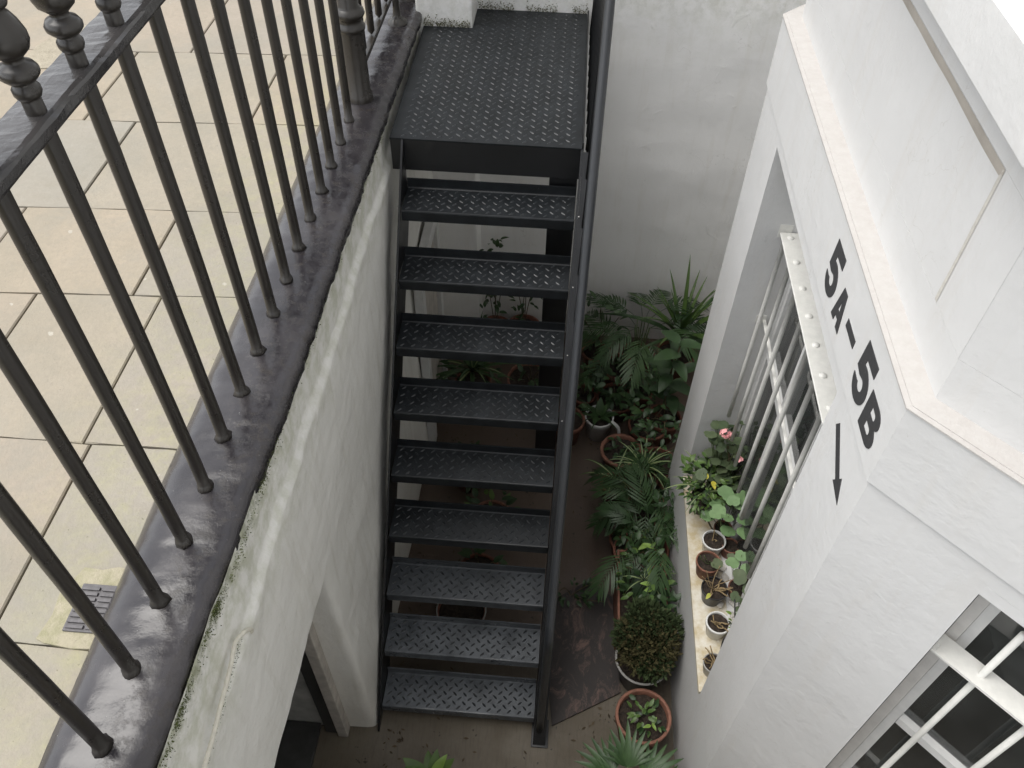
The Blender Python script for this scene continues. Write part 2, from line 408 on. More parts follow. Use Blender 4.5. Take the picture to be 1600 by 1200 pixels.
# ================================================================ AREA WALL (left)
aw = thing('area_wall', 'white painted retaining wall below the black coping, mossy at its top edge', 'wall', (-1.0, 1.5, FZ))
awo = Vector((-1.0, 1.5, FZ))
def sub(o, org):      # keep world coordinates for parts built in world space
    o.matrix_parent_inverse = Matrix.Translation(-Vector(org)); return o
def wx(y, z):
    x = -.788 + .010 * fbm(0, y, z, 1.3) + .006 * nz(3, y, z, 5) + .0025 * nz(9, y, z, 17)
    edge = -.100 + .025 * nz(1, y, 0, 1.7) + .012 * nz(5, y, 0, 7)
    t = min(1, max(0, (edge - z) / .030)); t = t * t * (3 - 2 * t)
    x += .020 * t
    x += .020 * min(1, max(0, (-1.2 - z) / 1.2))
    return x
def grid(name, ys, zs, fx, mat, parent):
    bm = bmesh.new()
    V = [[bm.verts.new((fx(y, z), y, z)) for z in zs] for y in ys]
    for a, b in zip(V, V[1:]):
        for k in range(len(zs) - 1): bm.faces.new((a[k], b[k], b[k + 1], a[k + 1]))
    # give the skin a solid back
    return mesh_obj(name, bm, mat, parent, smooth=True)
def lin(a, b, n): return [a + (b - a) * i / n for i in range(n + 1)]
DT = -.735
def top_x(y, z): return wx(y, z)
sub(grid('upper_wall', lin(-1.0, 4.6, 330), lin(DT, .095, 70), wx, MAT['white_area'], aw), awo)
path = [(-.94, 1.484), (-.88, 1.488), (-.85, 1.489), (-.815, 1.490), (-.800, 1.4935), (-.791, 1.500), (-.7855, 1.509), (-.7825, 1.521), (-.7813, 1.54), (-.781, 1.57), (-.781, 1.61)] + [(-.781, y) for y in lin(1.66, 4.6, 120)]
bm = bmesh.new(); V = []; zs = lin(FZ, DT, 70)
for (x, y) in path:
    col_ = []
    for z in zs:
        sh = min(1, max(0, (x + .84) / .05)); k = min(1, max(.25, (DT - z) / .5))
        xx = x + (wx(y, z) + .781) * sh
        yy = y + .006 * nz(x, 0, z, 3) * (1 - sh)
        if x < -.7816: yy = y + (1 - sh) * .004 * nz(x, y, z, 7)
        col_.append(bm.verts.new((xx, yy, z)))
    V.append(col_)
for a, b in zip(V, V[1:]):
    for k in range(len(zs) - 1): bm.faces.new((a[k], b[k], b[k + 1], a[k + 1]))
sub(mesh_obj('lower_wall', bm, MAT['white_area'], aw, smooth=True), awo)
# mass behind, jamb and lintel soffit
def solid(name, a, b, mat=None): return sub(boxo(name, a, b, mat or MAT['white_area'], aw), awo)
sub(boxo('vault_wall', (-1.30, 1.483, FZ), (-1.002, 1.60, DT - .002), MAT['dark_room'], aw), awo)
solid('wall_core', (-1.30, 1.602, FZ), (-.86, 4.6, DT - .002))
solid('lintel_core', (-1.06, -1.0, DT + .004), (-.80 - .03, 4.6, .06))

for nm, a, b, m in (('door_frame', (-.935, 1.432, FZ), (-.885, 1.486, DT - .002), 'door_frame'),
                    ('door_frame', (-1.00, 1.448, FZ), (-.937, 1.482, DT - .002), 'dark_door'),
                    ('threshold', (-1.30, .2, FZ), (-1.03, 1.48, FZ + .035), 'dark_door')):
    sub(boxo(nm, a, b, MAT[m], aw, .004), awo)
# vault interior
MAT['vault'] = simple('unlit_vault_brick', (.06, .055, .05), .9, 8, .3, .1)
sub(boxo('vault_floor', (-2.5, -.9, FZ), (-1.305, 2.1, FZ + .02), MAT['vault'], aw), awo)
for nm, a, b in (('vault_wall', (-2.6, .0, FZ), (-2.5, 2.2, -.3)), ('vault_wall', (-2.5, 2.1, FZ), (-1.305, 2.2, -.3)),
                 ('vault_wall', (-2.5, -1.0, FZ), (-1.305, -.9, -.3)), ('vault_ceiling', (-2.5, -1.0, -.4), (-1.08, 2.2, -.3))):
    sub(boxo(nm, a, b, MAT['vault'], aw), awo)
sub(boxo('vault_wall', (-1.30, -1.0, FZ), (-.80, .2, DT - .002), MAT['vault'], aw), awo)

# coping
def coping():
    bm = bmesh.new()
    prof = [(-1.098, -.03), (-1.092, .0), (-1.078, .035), (-1.052, .078), (-1.022, .103), (-.985, .114), (-.95, .119), (-.91, .122), (-.87, .121), (-.83, .118), (-.80, .114), (-.782, .106), (-.774, .095), (-.7735, .080), (-.7745, .066)]
    ys = lin(-1.0, 6.0, 620); V = []
    for y in ys:
        ring = []
        for i, (x, z) in enumerate(prof):
            f = 1 if 2 < i < 12 else .4
            dz = .0045 * fbm(x, y, 0, 9) * f + .002 * nz(x, y, 1, 40) * f
            dx = 0
            if i < 3: dx = .006 * nz(0, y, 0, 2.5)
            if i > 9: dx = .006 * fbm(3, y, 0, 7) + .003 * nz(7, y, 0, 30) - (.020 if y < 1.6 else 0) * min(1, (1.6 - y) / .8 if y < 1.6 else 0)
            if i > 12: dz += .010 * fbm(4, y, i * .02, 16)
            taper = .02 * max(0, (y - 3.3)) / 1.2 if i > 5 else 0
            ring.append(bm.verts.new((x + dx + taper * .5, y, z + dz)))
        V.append(ring)
    for a, b in zip(V, V[1:]):
        for k in range(len(prof) - 1): bm.faces.new((a[k], b[k], b[k + 1], a[k + 1]))
    bm.faces.new(V[0]); bm.faces.new(V[-1])
    return mesh_obj('coping', bm, MAT['coping'], aw, smooth=True)
sub(coping(), awo)
# cable and its hook
cb = [(-.776, .967, -.165), (-.758, .965, -.140), (-.752, .952, -.100), (-.756, .925, -.072), (-.766, .895, -.070), (-.764, .850, -.080), (-.762, .800, -.086), (-.761, .735, -.092), (-.760, .67, -.102), (-.760, .58, -.108), (-.760, .45, -.115), (-.760, .2, -.12)]
def smooth_path(p, n=4):
    P_ = [Vector(q) for q in p]; out = []
    for i in range(len(P_) - 1):
        a, b, c, d = P_[max(i - 1, 0)], P_[i], P_[i + 1], P_[min(i + 2, len(P_) - 1)]
        for k in range(n):
            t = k / n
            out.append(.5 * ((2 * b) + (-a + c) * t + (2 * a - 5 * b + 4 * c - d) * t * t + (-a + 3 * b - 3 * c + d) * t ** 3))
    out.append(P_[-1]); return out
bm = bmesh.new(); tube(bm, smooth_path(cb, 5), .0062, 8)
tag(mesh_obj('cable', bm, MAT['cable'], smooth=True), 'thin cream cable hooked and hanging along the top of the mossy white wall', 'cable')
# moss clumps along the coping edge
bm = bmesh.new(); random.seed(11)
for i in range(7000):
    y = random.choice([random.gauss(.86, .07), random.gauss(1.05, .12), random.uniform(.5, 3.2), random.gauss(.62, .08)])
    if fbm(0, y, 0, 4) < .05 and random.random() < .8: continue
    z = .088 - abs(random.gauss(0, .022)); s_ = random.uniform(.0010, .0026)
    c = Vector((-.776 + random.uniform(-.002, .004) - (.012 if y < 1.0 else 0), y, z))
    a, b = Vector((random.uniform(.3, 1), random.uniform(-1, 1), random.uniform(-1, 1))).normalized() * s_, Vector((random.uniform(.2, 1), random.uniform(-1, 1), random.uniform(-1, 1))).normalized() * s_
    bm.faces.new([bm.verts.new(c - a), bm.verts.new(c + b), bm.verts.new(c + a), bm.verts.new(c - b)])
for i in range(700):   # moss round the cable
    y = random.uniform(.45, .93); z = -.085 - .05 * (.93 - y) / .48 + random.gauss(0, .008); s_ = random.uniform(.0008, .0022)
    c = Vector((-.764 + random.uniform(-.003, .003), y, z - .008))
    a, b = Vector((random.uniform(-1, 1), random.uniform(-1, 1), random.uniform(-1, 1))).normalized() * s_, Vector((random.uniform(-1, 1), random.uniform(-1, 1), random.uniform(-1, 1))).normalized() * s_
    bm.faces.new([bm.verts.new(c - a), bm.verts.new(c + b), bm.verts.new(c + a), bm.verts.new(c - b)])
mo = mesh_obj('moss', bm, simple('moss', (.085, .105, .03), .95, 60, .5, .2), kind='stuff')
tag(mo, 'patchy green moss along the edge between black coping and white wall', 'moss')

# ================================================================ RAILINGS
RX = -.911
rl = thing('iron_railing', 'black iron railing with turned finials standing on the black coping', 'railing', (RX, 1.5, .12))
rlo = (RX, 1.5, .12)
def bar_mesh(z0, z1, r=.0168, blob=True):
    bm = bmesh.new()
    prof = []
    if blob: prof += [(.001, z0), (.0255, z0 + .0), (.0232, z0 + .007), (.0188, z0 + .018)]
    else: prof += [(.001, z0)]
    n = 14
    for i in range(n + 1):
        z = z0 + .02 + (z1 - z0 - .02) * i / n
        prof.append((r * (1 + .035 * nz(z, 0, 2, 9)), z))
    lathe(bm, prof, 12)
    for v in bm.verts:
        v.co.x += .0015 * nz(v.co.z, 1, 1, 2.2) + .0012 * nz(v.co.x, v.co.y, v.co.z, 30) + (.009 * nz(v.co.x, v.co.y, 0, 45) if v.co.z < z0 + .01 else 0)
        v.co.y += .0012 * nz(v.co.z, 4, 1, 3) + (.006 * nz(v.co.x, v.co.y, 5, 40) if v.co.z < z0 + .01 else 0)
    me = bpy.data.meshes.new('bar'); bmesh.ops.recalc_face_normals(bm, faces=bm.faces); bm.to_mesh(me); bm.free()
    me.materials.append(MAT['iron']); me.polygons.foreach_set('use_smooth', [True] * len(me.polygons)); return me
fin_prof = [(.0175, 0), (.0175, .004), (.0170, .024), (.015, .027), (.0205, .030), (.0238, .037), (.0238, .046), (.019, .053), (.0165, .056), (.026, .061), (.0330, .069), (.0335, .077), (.028, .086), (.018, .091), (.016, .097),
            (.024, .104), (.033, .112), (.0375, .124), (.0375, .138), (.032, .155), (.024, .170), (.019, .176), (.027, .182), (.030, .190), (.024, .200), (.017, .206), (.020, .222), (.017, .25), (.009, .285), (.0, .31)]
bm = bmesh.new(); lathe(bm, fin_prof, 18)
fin_me = bpy.data.meshes.new('finial'); bmesh.ops.recalc_face_normals(bm, faces=bm.faces); bm.to_mesh(bm and fin_me); bm.free()
fin_me.materials.append(MAT['iron']); fin_me.polygons.foreach_set('use_smooth', [True] * len(fin_me.polygons))
bars = [bar_mesh(0, 1.09) for _ in range(1)]
random.seed(5)
for i in range(-4, 16):
    y = .561 + i * .1714
    o = link('bar', bars[0], rl); o.location = (random.uniform(-.002, .002), y - 1.5, 0); o.rotation_euler = (random.uniform(-.002, .002), random.uniform(-.002, .002), random.uniform(0, 6))
    f = link('finial', fin_me, rl); f.location = (0, y - 1.5, 1.236 - .12); f.rotation_euler = (0, 0, random.uniform(0, 6))
# top rail
bm = bmesh.new(); ys = lin(-.4, 3.36, 240); V = []
prof = [(-.058, 1.205), (-.060, 1.212), (-.060, 1.228), (-.054, 1.2335), (-.03, 1.2355), (0, 1.236), (.018, 1.2355), (.027, 1.233), (.031, 1.228), (.031, 1.212), (.028, 1.205)]
for y in ys:
    V.append([bm.verts.new((RX + x + (.0035 * fbm(i * .3, y, 0, 11) if i in (6, 7, 8) else .0008 * nz(i, y, 0, 9)), y, z + .0018 * fbm(x, y, 0, 20) * (1 if 3 <= i <= 7 else .2))) for i, (x, z) in enumerate(prof)])
n = len(prof)
for a, b in zip(V, V[1:]):
    for k in range(n): bm.faces.new((a[k], b[k], b[(k + 1) % n], a[(k + 1) % n]))
bm.faces.new(V[0]); bm.faces.new(V[-1])
sub(mesh_obj('top_rail', bm, MAT['iron_top'], rl, smooth=False), rlo)
# drips where the finials meet the rail
# cast post
bm = bmesh.new()
pp = [(.058, 0), (.056, .03), (.050, .04), (.049, .302), (.049, .306), (.058, .312), (.060, .323), (.054, .334), (.048, .340), (.047, .355), (.056, .362), (.064, .376), (.060, .390), (.048, .399), (.042, .409), (.043, 1.08), (.055, 1.09), (.060, 1.12), (.05, 1.14), (.03, 1.16), (.055, 1.20), (.06, 1.26), (.045, 1.32), (.02, 1.36), (.0, 1.42)]
lathe(bm, pp, 28)
for v in bm.verts:
    if .035 < v.co.z < .30 or .41 < v.co.z < 1.08:
        a = math.atan2(v.co.y, v.co.x)
        k = 1 - .05 * max(0, cos(a * 14)); v.co.x *= k; v.co.y *= k
o = mesh_obj('cast_post', bm, MAT['iron'], rl, smooth=True); o.location = (-.902 - RX, 3.315 - 1.5, 0)

# railing beyond the post, standing on a raised bottom rail
r2 = thing('far_railing', 'black iron railing beyond the cast post with a raised bottom rail', 'railing', (-.91, 3.5, .12))
far_bar = bar_mesh(.10, 1.09, .0168, False)
for k in range(9):
    o = link('bar', far_bar, r2); o.location = (.003 * k - .01, .06 + k * .1714 - .02, 0)
    f = link('finial', fin_me, r2); f.location = (.003 * k - .01, .06 + k * .1714 - .02, 1.116)
boxo('bottom_rail', (-.018, -.10, .075), (.012, 1.6, .098), MAT['iron'], r2, .003)
boxo('top_rail', (-.045, -.10, 1.09), (.03, 1.6, 1.116), MAT['iron_top'], r2, .003)
bm = bmesh.new(); lathe(bm, [(.05, 0), (.046, .012), (.028, .022), (.020, .04), (.017, .09), (.017, 1.09)], 14)
o = mesh_obj('stay_foot', bm, MAT['iron'], r2, smooth=True); o.location = (.045, .56, 0)
bm = bmesh.new(); lathe(bm, [(.075, 0), (.072, .02), (.058, .03), (.056, .5), (.07, .52), (.05, .56), (.05, 1.3), (0, 1.4)], 24)
o = mesh_obj('cast_post', bm, MAT['iron'], r2, smooth=True); o.location = (.03, .86, 0)

# ================================================================ BACK WALL
bw = thing('cross_wall', 'tall white plaster wall closing the far end of the basement area', 'wall', (.0, 4.45, FZ)); bwo = (0, 4.45, FZ)
def by(x, z): return 4.45 + .010 * fbm(x, 0, z, 1.2) + .004 * nz(x, 2, z, 6)
bm = bmesh.new(); xs = lin(-.80, 3.2, 110); zs = lin(FZ, 1.3, 90)
V = [[bm.verts.new((x, by(x, z) - .012 * max(0, min(1, (-.62 + .05 * nz(x, 0, 0, 2) - z) / .25)), z)) for z in zs] for x in xs]
for a, b in zip(V, V[1:]):
    for k in range(len(zs) - 1): bm.faces.new((a[k], b[k], b[k + 1], a[k + 1]))
sub(mesh_obj('wall_face', bm, MAT['white_back'], bw, smooth=True), bwo)
sub(boxo('wall_core', (-.80, 4.50, FZ), (3.2, 4.80, 1.3), MAT['white_back'], bw), bwo)
sub(boxo('wall_cap', (-.84, 4.38, 1.302), (3.24, 4.86, 1.38), MAT['white_back'], bw, .01), bwo)
pier = boxo('plaster_pier', (-.800, 4.215, FZ), (-.510, 4.44, 1.3), MAT['white_back'], bw, .012); sub(pier, bwo)
# soft algae tufts where wall meets the landing
bm = bmesh.new(); random.seed(4)
for i in range(1500):
    if random.random() < .4: x = random.uniform(-.76, -.52); y = 4.209
    else: x = random.uniform(-.5, .08); y = 4.437
    if fbm(x, 0, 0, 9) < -.25: continue
    z = .042 + abs(random.gauss(0, .020)); s_ = random.uniform(.0015, .0045); c = Vector((x, y, z))
    a = Vector((random.uniform(-1, 1), random.uniform(-.6, 0), random.uniform(-1, 1))).normalized() * s_; b = Vector((random.uniform(-1, 1), random.uniform(-.6, 0), random.uniform(-1, 1))).normalized() * s_
    bm.faces.new([bm.verts.new(c - a), bm.verts.new(c + b), bm.verts.new(c + a), bm.verts.new(c - b)])
tag(mesh_obj('algae', bm, simple('algae', (.11, .11, .06), .95, 60, .5, .2), kind='stuff'), 'ragged green algae where the white wall meets the steel landing', 'algae')

# ================================================================ STEEL STAIRCASE
SZ0, SR, SY0, SG = .04, .2504, 3.147, .176
st = thing('steel_staircase', 'open black steel staircase of chequer plate treads with a landing and handrail', 'staircase', (-.3, 1.5, FZ)); sto = (-.3, 1.5, FZ)
def XL(i): return -.692 - .0042 * i
def XR(i): return .074 - .0032 * i
def lug(bm, cx, cy, cz, ang, L=.0150, w=.0046, h=.0026):
    u = Vector((cos(ang), sin(ang), 0)); v = Vector((-sin(ang), cos(ang), 0)); c = Vector((cx, cy, cz))
    base = [c + u * L, c + u * L * .45 + v * w, c - u * L * .45 + v * w, c - u * L, c - u * L * .45 - v * w, c + u * L * .45 - v * w]
    top = [c + u * L * .55 + Vector((0, 0, h)), c - u * L * .55 + Vector((0, 0, h))]
    B = [bm.verts.new(p) for p in base]; T_ = [bm.verts.new(p) for p in top]
    bm.faces.new((B[0], B[1], T_[0])); bm.faces.new((B[1], B[2], T_[1], T_[0])); bm.faces.new((B[2], B[3], T_[1]))
    bm.faces.new((B[3], B[4], T_[1])); bm.faces.new((B[4], B[5], T_[0], T_[1])); bm.faces.new((B[5], B[0], T_[0]))
def lugs(x0, x1, y0, y1, z, parent, px=.0365, py=.036, skip=None):
    bm = bmesh.new(); nx = int((x1 - x0) / px); ny = int((y1 - y0) / py)
    for i in range(nx):
        for j in range(ny):
            x = x0 + (i + .5) * (x1 - x0) / nx; y = y0 + (j + .5) * (y1 - y0) / ny
            if skip and skip(x, y): continue
            lug(bm, x, y, z, radians(45 if (i + j) % 2 else -45))
    return sub(mesh_obj('raised_pattern', bm, MAT['tread'], parent, kind='stuff'), sto)
TD = .178
def tread(i):
    z = SZ0 - SR * i; y = SY0 - SG * i; x0, x1 = XL(i) + .004, XR(i) - .004
    # folded plate: front lip down, rear lip up
    prof = [(y, z - .052), (y, z - .006), (y + .0025, z - .001), (y + .007, z), (y + TD - .006, z), (y + TD - .001, z + .004), (y + TD, z + .010), (y + TD, z + .048), (y + TD + .006, z + .048), (y + TD + .006, z - .006), (y + .008, z - .007), (y + .006, z - .012), (y + .006, z - .052)]
    bm = bmesh.new()
    A = [bm.verts.new((x0, a, b)) for a, b in prof]; B = [bm.verts.new((x1, a, b)) for a, b in prof]
    n = len(prof); bm.faces.new(A); bm.faces.new(B)
    for k in range(n): bm.faces.new((A[k], A[(k + 1) % n], B[(k + 1) % n], B[k]))
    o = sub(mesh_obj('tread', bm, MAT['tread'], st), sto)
    lg = bmesh.new()
    nx, ny = 15, 7
    for b in range(ny):
        for a in range(nx - (b % 2)):
            lug(lg, x0 + (a + .5 + .5 * (b % 2)) * (x1 - x0) / nx, y + .012 + (b + .5) * (TD - .018) / ny, z, radians(-45 if b % 2 else 45))
    r = mesh_obj('raised_pattern', lg, MAT['lug'], o, kind='stuff')
for i in range(1, 10): tread(i)
# landing
lx0, lx1, ly0, ly1 = -.752, .078, SY0, 4.44
bm = bmesh.new()
prism(bm, [(lx0, ly0), (lx1, ly0 - .006), (lx1, ly1), (-.508, ly1), (-.508, 4.212), (lx0 - .01, 4.212)], SZ0 - .008, SZ0)
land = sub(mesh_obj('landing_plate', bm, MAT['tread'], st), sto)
bm = bmesh.new(); nx, ny = 15, 50
for b in range(ny):
    for a in range(nx - (b % 2)):
        x = lx0 + .03 + (a + .5 + .5 * (b % 2)) * (lx1 - lx0 - .04) / nx; y = ly0 + .01 + (b + .5) * (ly1 - ly0 - .02) / ny
        if x < -.49 and y > 4.19: continue
        lug(bm, x, y, SZ0, radians(-45 if b % 2 else 45))
mesh_obj('raised_pattern', bm, MAT['lug'], land, kind='stuff')
def sbox(nm, a, b, bev=.002, mat='steel'): return sub(boxo(nm, a, b, MAT[mat], st, bev), sto)
sbox('landing_beam', (lx0, SY0 + .004, SZ0 - .16), (lx1 - .002, SY0 + .012, SZ0 - .010))
sbox('landing_beam', (lx0, SY0 + .02, SZ0 - .13), (lx0 + .008, 4.20, SZ0 - .010))
sbox('landing_beam', (lx1 - .010, SY0 + .02, SZ0 - .15), (lx1 - .002, ly1, SZ0 - .010))
sbox('landing_beam', (lx0 + .02, 3.75, SZ0 - .13), (lx1 - .02, 3.80, SZ0 - .010))
sbox('landing_upstand', (lx1 + .001, SY0 + .01, SZ0 - .15), (lx1 + .008, ly1, SZ0 + .018))
sbox('support_column', (-.055, 3.17, FZ), (.07, 3.285, SZ0 - .165), .004)
# stringers: channel following the slope
def stringer(xa0, xa1, side, name='stringer', flange=True):
    # xa0 at top (i=0), xa1 at bottom (i=9.4); plate thickness outward by side
    dirv = Vector((0, -SG, -SR)).normalized(); nrm = Vector((0, SR, -SG)).normalized()   # nrm points down/back
    nrm = Vector((0, -SR, SG)).normalized() * 1.0
    nrm = Vector((0, -dirv.z, dirv.y)) ; nrm = nrm if nrm.z > 0 else -nrm
    top0 = Vector((0, SY0, SZ0)) ; k1 = 9.55
    def pt(i, off): 
        p = Vector((0, SY0 - SG * i, SZ0 - SR * i)) + nrm * off; return p
    bm = bmesh.new()
    outs = []
    up, dn = .022, -.205
    # side outline (y,z): vertical cut at top against landing, horizontal cut at floor
    zb = FZ + .012
    def at_z(off, z):
        i = ((SZ0 + nrm.z * off) - z) / SR; return Vector((0, SY0 - SG * i + nrm.y * off, z)), i
    def at_y(off, y):
        i = ((SY0 + nrm.y * off) - y) / SG; return Vector((0, y, SZ0 - SR * i + nrm.z * off)), i
    p1, i1 = at_y(up, SY0 + .002); p4, i4 = at_y(dn, SY0 + .002)
    p2, i2 = at_z(up, zb); p3, i3 = at_z(dn, zb)
    if p1.z > SZ0 - .004: p1 = Vector((0, SY0 - .004, SZ0 - .004))
    def X(i): return xa0 + (xa1 - xa0) * min(1, max(0, i / 9.5))
    pl = [(p1, 0), (p2, 9.5), (p3, 9.5), (p4, 0)]
    t = .009 * side
    A = [bm.verts.new((X(i), p.y, p.z)) for p, i in pl]; B = [bm.verts.new((X(i) + t, p.y, p.z)) for p, i in pl]
    bm.faces.new(A); bm.faces.new(B)
    for k in range(4): bm.faces.new((A[k], A[(k + 1) % 4], B[(k + 1) % 4], B[k]))
    # flanges
    for off in ((up, dn) if flange else ()):
        a, ia = at_y(off, SY0 - .006); b, ib = at_z(off, zb + .001)
        if off == up: a = Vector((0, SY0 - .012, min(a.z, SZ0 - .012)))
        fl = .052 * side
        Q = []
        for p, i in ((a, 0), (b, 9.5)):
            for ex, th in ((t + .0005 * side, 0), (t + fl, 0), (t + fl, -.007 if off == up else .007), (t + .0005 * side, -.007 if off == up else .007)):
                q = p + nrm * th; Q.append(bm.verts.new((X(i) + ex, q.y, q.z)))
        for k in range(4): bm.faces.new((Q[k], Q[(k + 1) % 4], Q[4 + (k + 1) % 4], Q[4 + k]))
        bm.faces.new(Q[:4]); bm.faces.new(Q[4:])
    return sub(mesh_obj(name, bm, MAT['steel'], st), sto)
stringer(XL(0), XL(9.5), -1, flange=False)
stringer(XR(0), XR(9.5), 1)
for sx in (1,):
    x = XL(9.5) if sx < 0 else XR(9.5)
    sbox('foot_plate', (x - .01, 1.46, FZ), (x + .075, 1.60, FZ + .010))
# weld dots on tread ends
bm = bmesh.new(); bmesh.ops.create_icosphere(bm, subdivisions=1, radius=.0038)
bolt = bpy.data.meshes.new('bolt_head'); bm.to_mesh(bolt); bm.free(); bolt.materials.append(simple('bare_bolt', (.45, .45, .44), .35, 60, .1, .1, Metallic=.8))
for i in range(1, 10):
    for x in (XL(i) - .010, XR(i) + .014):
        o = link('bolt_head', bolt, st); o.location = Vector((x, SY0 - SG * i + .003, SZ0 - SR * i + .020)) - Vector(sto)
# handrail
def hp(y, h=1.0):
    i = (SY0 - y) / SG; return Vector((.134 - .0068 * i, y, SZ0 - SR * i + h))
rail_pts = [Vector((.136, 4.43, SZ0 + 1.0)), Vector((.136, 3.30, SZ0 + 1.0)), Vector((.135, 3.20, SZ0 + .985))]
yb = 1.555
rail_pts += [hp(y) for y in lin(3.08, yb + .03, 12)] + [hp(yb) + Vector((0, -.02, -.02)), hp(yb) + Vector((0, -.03, -.08))]
fb = hp(yb) + Vector((0, -.03, 0))
rail_pts += [Vector((fb.x, fb.y, z)) for z in lin(fb.z - .12, FZ, 4)]
bm = bmesh.new(); tube(bm, rail_pts, .0185, 16); sub(mesh_obj('handrail', bm, MAT['handrail'], st, smooth=True), sto)
def baluster(x0, y, z0, x1, z1):
    bm = bmesh.new(); tube(bm, [(x0, y, z0), ((x0 + x1) / 2, y, (z0 + z1) / 2), (x1, y, z1)], .0078, 8)
    sub(mesh_obj('baluster', bm, MAT['steel'], st, smooth=True), sto)
for k in range(14):
    y = 3.06 - .118 * k
    if y < yb + .06: break
    p = hp(y); i = (SY0 - y) / SG; baluster(XR(i) + .036, y, p.z - 1.0 + .030, p.x, p.z - .01)
for k in range(12):
    y = 3.18 + .112 * k; baluster(.104, y, SZ0 - .10, .136, SZ0 + .99)
# ================================================================ HOUSE WITH CANTED BAY
hs_ = thing('terraced_house', 'white stucco house with a canted bay, barred basement windows and painted 5A - 5B sign', 'house', (1.6, 2.0, FZ)); ho = (1.6, 2.0, FZ)
R2 = .70710678
C0 = Vector((.75, 1.18)); D2 = Vector((R2, -R2)); N2 = Vector((R2, R2))
F0 = Vector((.75, 3.0)); D3 = Vector((R2, R2)); N3 = Vector((R2, -R2))
T8 = math.tan(radians(22.5))
def off(k):       # outline points (far wall end, far corner, near corner, cant end, facade) pushed inwards by k
    return [Vector((1.60 + k, 9.0)), Vector((1.60 + k, F0.y + .85 - k * T8)), Vector((.75 + k, 3.0 - k * T8)), Vector((.75 + k, 1.18 + k * T8)), Vector((1.60 + k, .33 + k * T8)), Vector((1.60 + k, -4.0))]
def ring(bm, k0, k1, z0, z1, z0i=None, z1i=None):
    a, b = off(k0), off(k1)
    n = len(a)
    z0i = z0 if z0i is None else z0i; z1i = z1 if z1i is None else z1i
    P_ = []
    for p, q in zip(a, b):
        P_.append([bm.verts.new((p.x, p.y, z0)), bm.verts.new((p.x, p.y, z1)), bm.verts.new((q.x, q.y, z1i)), bm.verts.new((q.x, q.y, z0i))])
    for s_, t_ in zip(P_, P_[1:]):
        for k in range(4): bm.faces.new((s_[k], t_[k], t_[(k + 1) % 4], s_[(k + 1) % 4]))
    bm.faces.new(P_[0]); bm.faces.new(P_[-1])
def hpart(nm, bm, mat, parent=None, smooth=False, kind=None):
    o = mesh_obj(nm, bm, mat, parent or hs_, smooth, kind)
    return sub(o, ho)
def subpart(nm, bm, mat, parent, smooth=False):   # parents were built in world coordinates with identity local frame
    return mesh_obj(nm, bm, mat, parent, smooth)
WZ0, WZ1 = -1.60, .385         # front window opening
CZ1 = .388                     # cant window head
TH = .24
# lower wall below sills
bm = bmesh.new(); ring(bm, 0, TH, FZ, WZ0); hpart('lower_wall', bm, MAT['white_house'])
# piers
def plan(ks): return [tuple(v) for v in ks]
def P2(s, k): v = C0 + D2 * s + N2 * k; return (v.x, v.y)
def prismo(nm, poly, z0, z1, mat, bev=0, parent=None):
    bm = bmesh.new(); prism(bm, poly, z0, z1)
    if bev: bevel(bm, bev, 2, True)
    return hpart(nm, bm, mat, parent)
in_c = C0 + Vector((TH, TH * T8))
CS0, CS1 = .310, .90
prismo('corner_pier', [(.75, 1.50), (.75, 1.18), P2(CS0, 0), P2(CS0, TH), (in_c.x, in_c.y), (.75 + TH, 1.50)], WZ0, CZ1, MAT['white_house'], .006)
far_i = F0 + Vector((TH, -TH * T8)); fe = F0 + D3 * 1.2; fei = fe + N3 * TH
prismo('far_pier', [(.75, 2.66), (.75 + TH, 2.66), (far_i.x, far_i.y), (fei.x, fei.y), (fe.x, fe.y), (.75, 3.0)], WZ0, CZ1, MAT['white_house'], .006)
prismo('side_pier', [P2(CS1, 0), P2(1.2, 0), (1.6, -4.0), (1.6 + TH, -4.0), P2(1.2, TH), P2(CS1, TH)], WZ0, CZ1, MAT['white_house'], .004)
prismo('facade_wall', [(1.6, 3.852), (1.6, 9.0), (1.85, 9.0), (1.85, 3.852)], WZ0, CZ1, MAT['white_house'])
prismo('window_head', [P2(CS0, 0), P2(CS1, 0), P2(CS1, TH), P2(CS0, TH)], .352, CZ1 - .0005, MAT['white_house'])
# lintel zone above windows up to the band
bm = bmesh.new(); ring(bm, 0, TH, CZ1, .445)
hpart('lintel_wall', bm, MAT['white_house'])
# band carrying the lettering
bm = bmesh.new(); ring(bm, -.008, TH, .4455, .700)
hpart('lettered_band', bm, MAT['white_house'])
bm = bmesh.new(); ring(bm, -.012, .056, .7005, .705, .7005, .7095); ring(bm, .0, .050, .7055, .708, .7100, .7125)
hpart('ledge', bm, MAT['ledge'])
# dado wall with sunk panel on the front, wall above
bm = bmesh.new(); ring(bm, .050, TH, .7006, .828)
hpart('upper_wall', bm, MAT['white_house'])
for a, b in ((2.82, 2.98), (1.20, 1.365)):
    c = [(.80, b if a > 2 else b), (.80, a)]
prismo('panel_stile', [(.80, 1.365), (.80, 1.18 + .05 * T8), P2(.02, .05), P2(1.2, .05), (1.65, -4.0), (1.9, -4), P2(1.2, TH), (in_c.x, in_c.y), (.99, 1.365)], .8285, 1.152, MAT['white_house'], .005)
fc = F0 + Vector((.05, -.05 * T8))
prismo('panel_stile', [(.80, 2.80), (.99, 2.80), (far_i.x, far_i.y), (fei.x, fei.y), (fe.x + .03, fe.y - .03), (fc.x, fc.y)], .8285, 1.152, MAT['white_house'], .005)
prismo('sunk_panel', [(.8003, 1.36), (.8003, 2.805), (.985, 2.805), (.985, 1.36)], .8286, 1.1518, MAT['white_house'])
